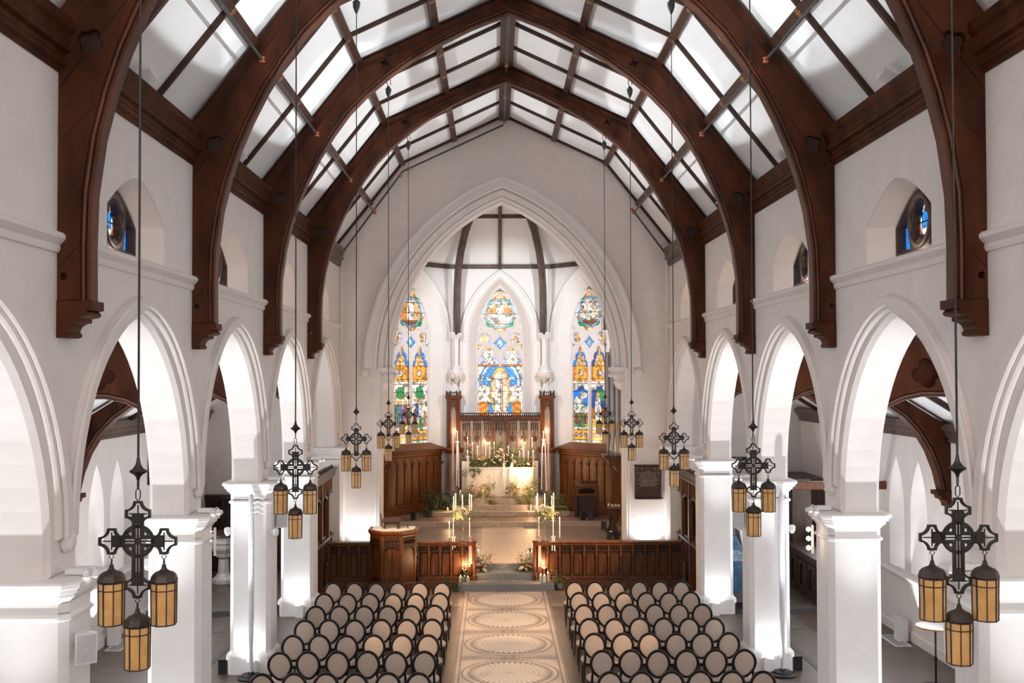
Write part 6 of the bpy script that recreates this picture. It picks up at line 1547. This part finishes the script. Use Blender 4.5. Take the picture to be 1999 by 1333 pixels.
# aisle things
ct = thing('cocktail_table', 'small round marble topped table in the right aisle', 'table', (7.25, 17.85, 0))
obj('table_top', MB().lathe([(.30, 1.0), (.315, 1.01), (.315, 1.03), (.30, 1.035)], n=40), M['marble'], ct, smooth=30); obj('rim', MB().tube([(.317*math.cos(a), .317*math.sin(a), 1.018) for a in [2*PI*k/40 for k in range(40)]], .012, 6, True), M['brass'], ct)
obj('post', MB().lathe([(.018, .03), (.018, .42), (.032, .45), (.032, .48), (.016, .52), (.016, .98), (.05, 1.0)], n=10), M['black'], ct, smooth=40); obj('foot', MB().lathe([(.22, 0), (.22, .02), (.03, .04)], n=24), M['black'], ct)
for s in (-1, 1):
    for k, y in enumerate((LCY[5]-.55, LCY[7]-.65)):
        sd = 'left' if s < 0 else 'right'
        t = thing('radiator_box', 'white heater box on the %s aisle wall, %s' % (sd, 'nearer' if k == 0 else 'farther'), 'heater', (s*7.86, y, 0)); obj('cabinet', MB().plate([[(-.1, 0), (.1, 0), (.1, .40), (-.1, .52)]] if s > 0 else [[(-.1, 0), (.1, 0), (.1, .52), (-.1, .40)]], XZ(0), -.13, .13, .01), M['white'], t)
        t = thing('floor_grille', 'grey floor grille before the %s aisle heater, %s' % (sd, 'nearer' if k == 0 else 'farther'), 'grille', (s*7.72, y-.05, 0)); obj('frame', MB().plate([[(-.16, -.45), (.16, -.45), (.16, .45), (-.16, .45)], [(-.13, -.42), (.13, -.42), (.13, .42), (-.13, .42)]], XY(0), 0, .012), M['white'], t); obj('mesh_plate', MB().box(-.13, .13, -.42, .42, 0, .006), M['grey'], t)
fb = thing('font', 'white carved stone font with dark lid in the left aisle', 'font', (-7.15, 26.6, .11))
obj('bowl', MB().lathe([(.14, .62), (.20, .66), (.22, .74), (.34, .86), (.36, .92), (.30, .95), (.34, .99), (.40, 1.02), (.40, 1.18)], n=8, a0=PI/8), M['marble'], fb); obj('stem', MB().lathe([(.30, 0), (.30, .10), (.22, .16), (.15, .24), (.13, .60)], n=8, a0=PI/8), M['marble'], fb); obj('lid', MB().lathe([(.46, 1.18), (.50, 1.20), (.48, 1.24), (.05, 1.32)], n=16), M['oak_dark'], fb)
ds = thing('carved_screen', 'dark carved oak screen across the end of the left aisle', 'screen', (-7.7, 28.1, .1))
obj('backing', MB().box(-.5, 2.3, .05, .15, 0, 2.0), M['oak_dark'], ds)
for k in range(4):
    for z0, z1 in ((.25, .85), (.95, 1.55), (1.62, 1.92)):
        x = -.45+k*.7; obj('panel_frame', MB().plate([[(x, z0), (x+.64, z0), (x+.64, z1), (x, z1)], [(x+.06, z0+.05), (x+.58, z0+.05), (x+.58, z1-.05), (x+.06, z1-.05)]], XZ(0), 0, .06, .01), M['oak_dark'], ds)
        q = MB(); rnd = random.Random(k)
        if z0 < .3: q.bar((x+.08, .03, z0+.06), (x+.56, .03, z1-.06), .05).bar((x+.56, .03, z0+.06), (x+.08, .03, z1-.06), .05)
        else:
            for j in range(9): q.lathe([(.01, -.03), (.05, 0), (.01, .03)], (x+.12+.4*rnd.random(), .04, z0+.08+(z1-z0-.16)*rnd.random()), 6)
        obj('carving', q, M['oak_dark'], ds)
obj('top_rail', MB().box(-.55, 2.35, -.04, .18, 1.94, 2.04), M['oak_dark'], ds); obj('base', MB().box(-.55, 2.35, -.06, .18, 0, .2), M['oak_dark'], ds)
bm2 = thing('tie_beam', 'light brown timber beam across the right aisle opening', 'beam', (6.55, 22.2, 2.97), kind='structure'); obj('timber', MB().plate([[(-1.5, -.085), (1.5, -.085), (1.5, .085), (-1.5, .085)]], XZ(0), -.08, .08, .012), M['oak_red'], bm2)
cb = thing('carved_cabinet', 'dark carved oak cabinet along the right aisle wall', 'cabinet', (7.35, 25.4, .1))
obj('body', MB().box(-.35, .62, -1.9, 2.4, 0, 1.0), M['oak_dark'], cb); obj('tall_end', MB().box(-.2, .62, .6, 2.5, 1.0, 2.5), M['oak_dark'], cb); obj('top', MB().box(-.42, .65, -1.95, .6, 1.0, 1.06), M['oak_dark'], cb); obj('crown', MB().box(-.28, .66, .55, 2.55, 2.5, 2.62), M['oak_dark'], cb)
for k in range(6): obj('panel', MB().plate([[(-1.8+k*.7, .15), (-1.2+k*.7, .15), (-1.2+k*.7, .85), (-1.8+k*.7, .85)], [(-1.7+k*.7, .25), (-1.3+k*.7, .25), (-1.3+k*.7, .7), (-1.5+k*.7, .78), (-1.7+k*.7, .7)]], lambda u, v, w: (w, u, v), -.39, -.35, .006), M['oak_dark'], cb)
bl = thing('wrapped_panel', 'blue plastic wrapped panel leaning behind the farthest right pier', 'panel', (5.62, 25.0, 0)); obj('panel', MB().plate([[(-.32, 0), (.17, 0), (.17, 1.15), (.06, 1.45), (-.32, 1.6)]], lambda u, v, w: (u-v*.10, w+v*.12, v), 0, .06, .02), M['blue'], bl); obj('tape_band', MB().plate([[(-.33, .85), (.16, .85), (.16, 1.10), (-.33, 1.10)]], lambda u, v, w: (u-v*.10, w+v*.12, v), -.008, .0), M['ribbon_film'], bl)
wb_ = thing('white_boards', 'stack of white boards leaning beside the blue wrapped panel', 'boards', (5.95, 25.1, 0))
for k in range(2): obj('board', MB().plate([[(-.1+k*.09, 0), (-.03+k*.09, 0), (-.03+k*.09, 1.55-k*.03), (-.1+k*.09, 1.55-k*.03)]], lambda u, v, w: (u-v*.13, w+v*.10, v), 0, .5, .006), M['white'], wb_)
bg = thing('tool_bag', 'black bag with red top on the floor behind the farthest right pier', 'bag', (6.05, 24.75, .11)); obj('bag', MB().plate([[(-.14, 0), (.14, 0), (.15, .2), (.08, .3), (-.10, .3), (-.15, .18)]], XZ(0), -.1, .1, .03), M['black'], bg); obj('flap', MB().plate([[(-.08, .29), (.08, .31), (.09, .34), (-.07, .33)]], XZ(0), -.09, .09, .006), M['red'], bg)
ex = thing('exit_sign', 'small black exit sign on the far wall of the right aisle', 'sign', (6.37, 28.27, 3.05)); obj('sign_plate', MB().plate([[(-.24, -.05), (.24, -.05), (.20, 0), (.24, .05), (-.24, .05)]], XZ(0), -.02, .0, .003), M['black'], ex); text('lettering', 'EXIT', .085, (-.03, -.022, -.03), M['white'], ex)
wl = thing('wall_lantern', 'small lit lantern hanging from a bracket in the left aisle', 'lamp', (-6.55, 21.8, 4.42)); obj('shade', MB().lathe([(.055, 0), (.075, .19), (.05, .21)], n=8), M['bulb'], wl); obj('bracket', MB().bar((0, 0, .20), (0, 0, .42), .02).bar((0, 0, .40), (.5, .3, .55), .03), M['black'], wl)
# sprinkler pipes
def pipe(name, label, pts, r=.022, col='pipe', fit=()):
    t = thing(name, label, 'pipe', pts[0]); L = Vector(pts[0])
    obj('pipe', MB().tube([Vector(p)-L for p in pts], r, 8), M[col], t, smooth=50)
    for p in fit:
        q = Vector(p)-L; obj('coupling', MB().lathe([(.026, -.04), (.040, -.036), (.040, -.016), (.030, -.012), (.030, .012), (.040, .016), (.040, .036), (.026, .04)], q, 10), M['copper'], t)
pipe('sprinkler_pipe', 'dark sprinkler pipe running under the roof ridge', [(0, -3, 12.20), (0, 28.1, 12.20)], .028, 'pipe', [(0, 19.4, 12.2), (0, 22.9, 12.2), (0, 25.6, 12.2), (0, 28.1, 12.2)])
pipe('sprinkler_pipe', 'dark sprinkler pipe down the left slope of the chancel wall', [(-.02, 28.12, 12.12), (-2.75, 28.14, 10.86), (-4.42, 28.14, 8.60)], .026, 'pipe', [(-2.6, 28.14, 10.92), (-2.82, 28.14, 10.74), (-3.5, 28.14, 9.84), (-4.40, 28.14, 8.62)])
pipe('sprinkler_pipe', 'short dark sprinkler pipe down the right slope of the chancel wall', [(3.45, 28.14, 9.85), (4.38, 28.14, 8.60)], .026, 'pipe', [(3.46, 28.14, 9.82), (4.37, 28.14, 8.62)])
for s in (-1, 1):
    sd = 'left' if s < 0 else 'right'
    pipe('sprinkler_pipe', 'dark sprinkler pipe along the lower %s purlin' % sd, [(s*3.50, -3, 9.72), (s*3.50, 28.12, 9.72)], .022, 'pipe', [(s*3.5, T0+B*k-.12, 9.72) for k in range(0, 4)]+[(s*3.5, 28.05, 9.72)])
    pipe('riser_pipe', 'white painted pipe down the %s corner of the chancel wall' % sd, [(s*4.40, 28.18, 8.58), (s*4.40, 28.2, 6.25), (s*4.44, 28.2, 6.12)], .022, 'stone_paint')
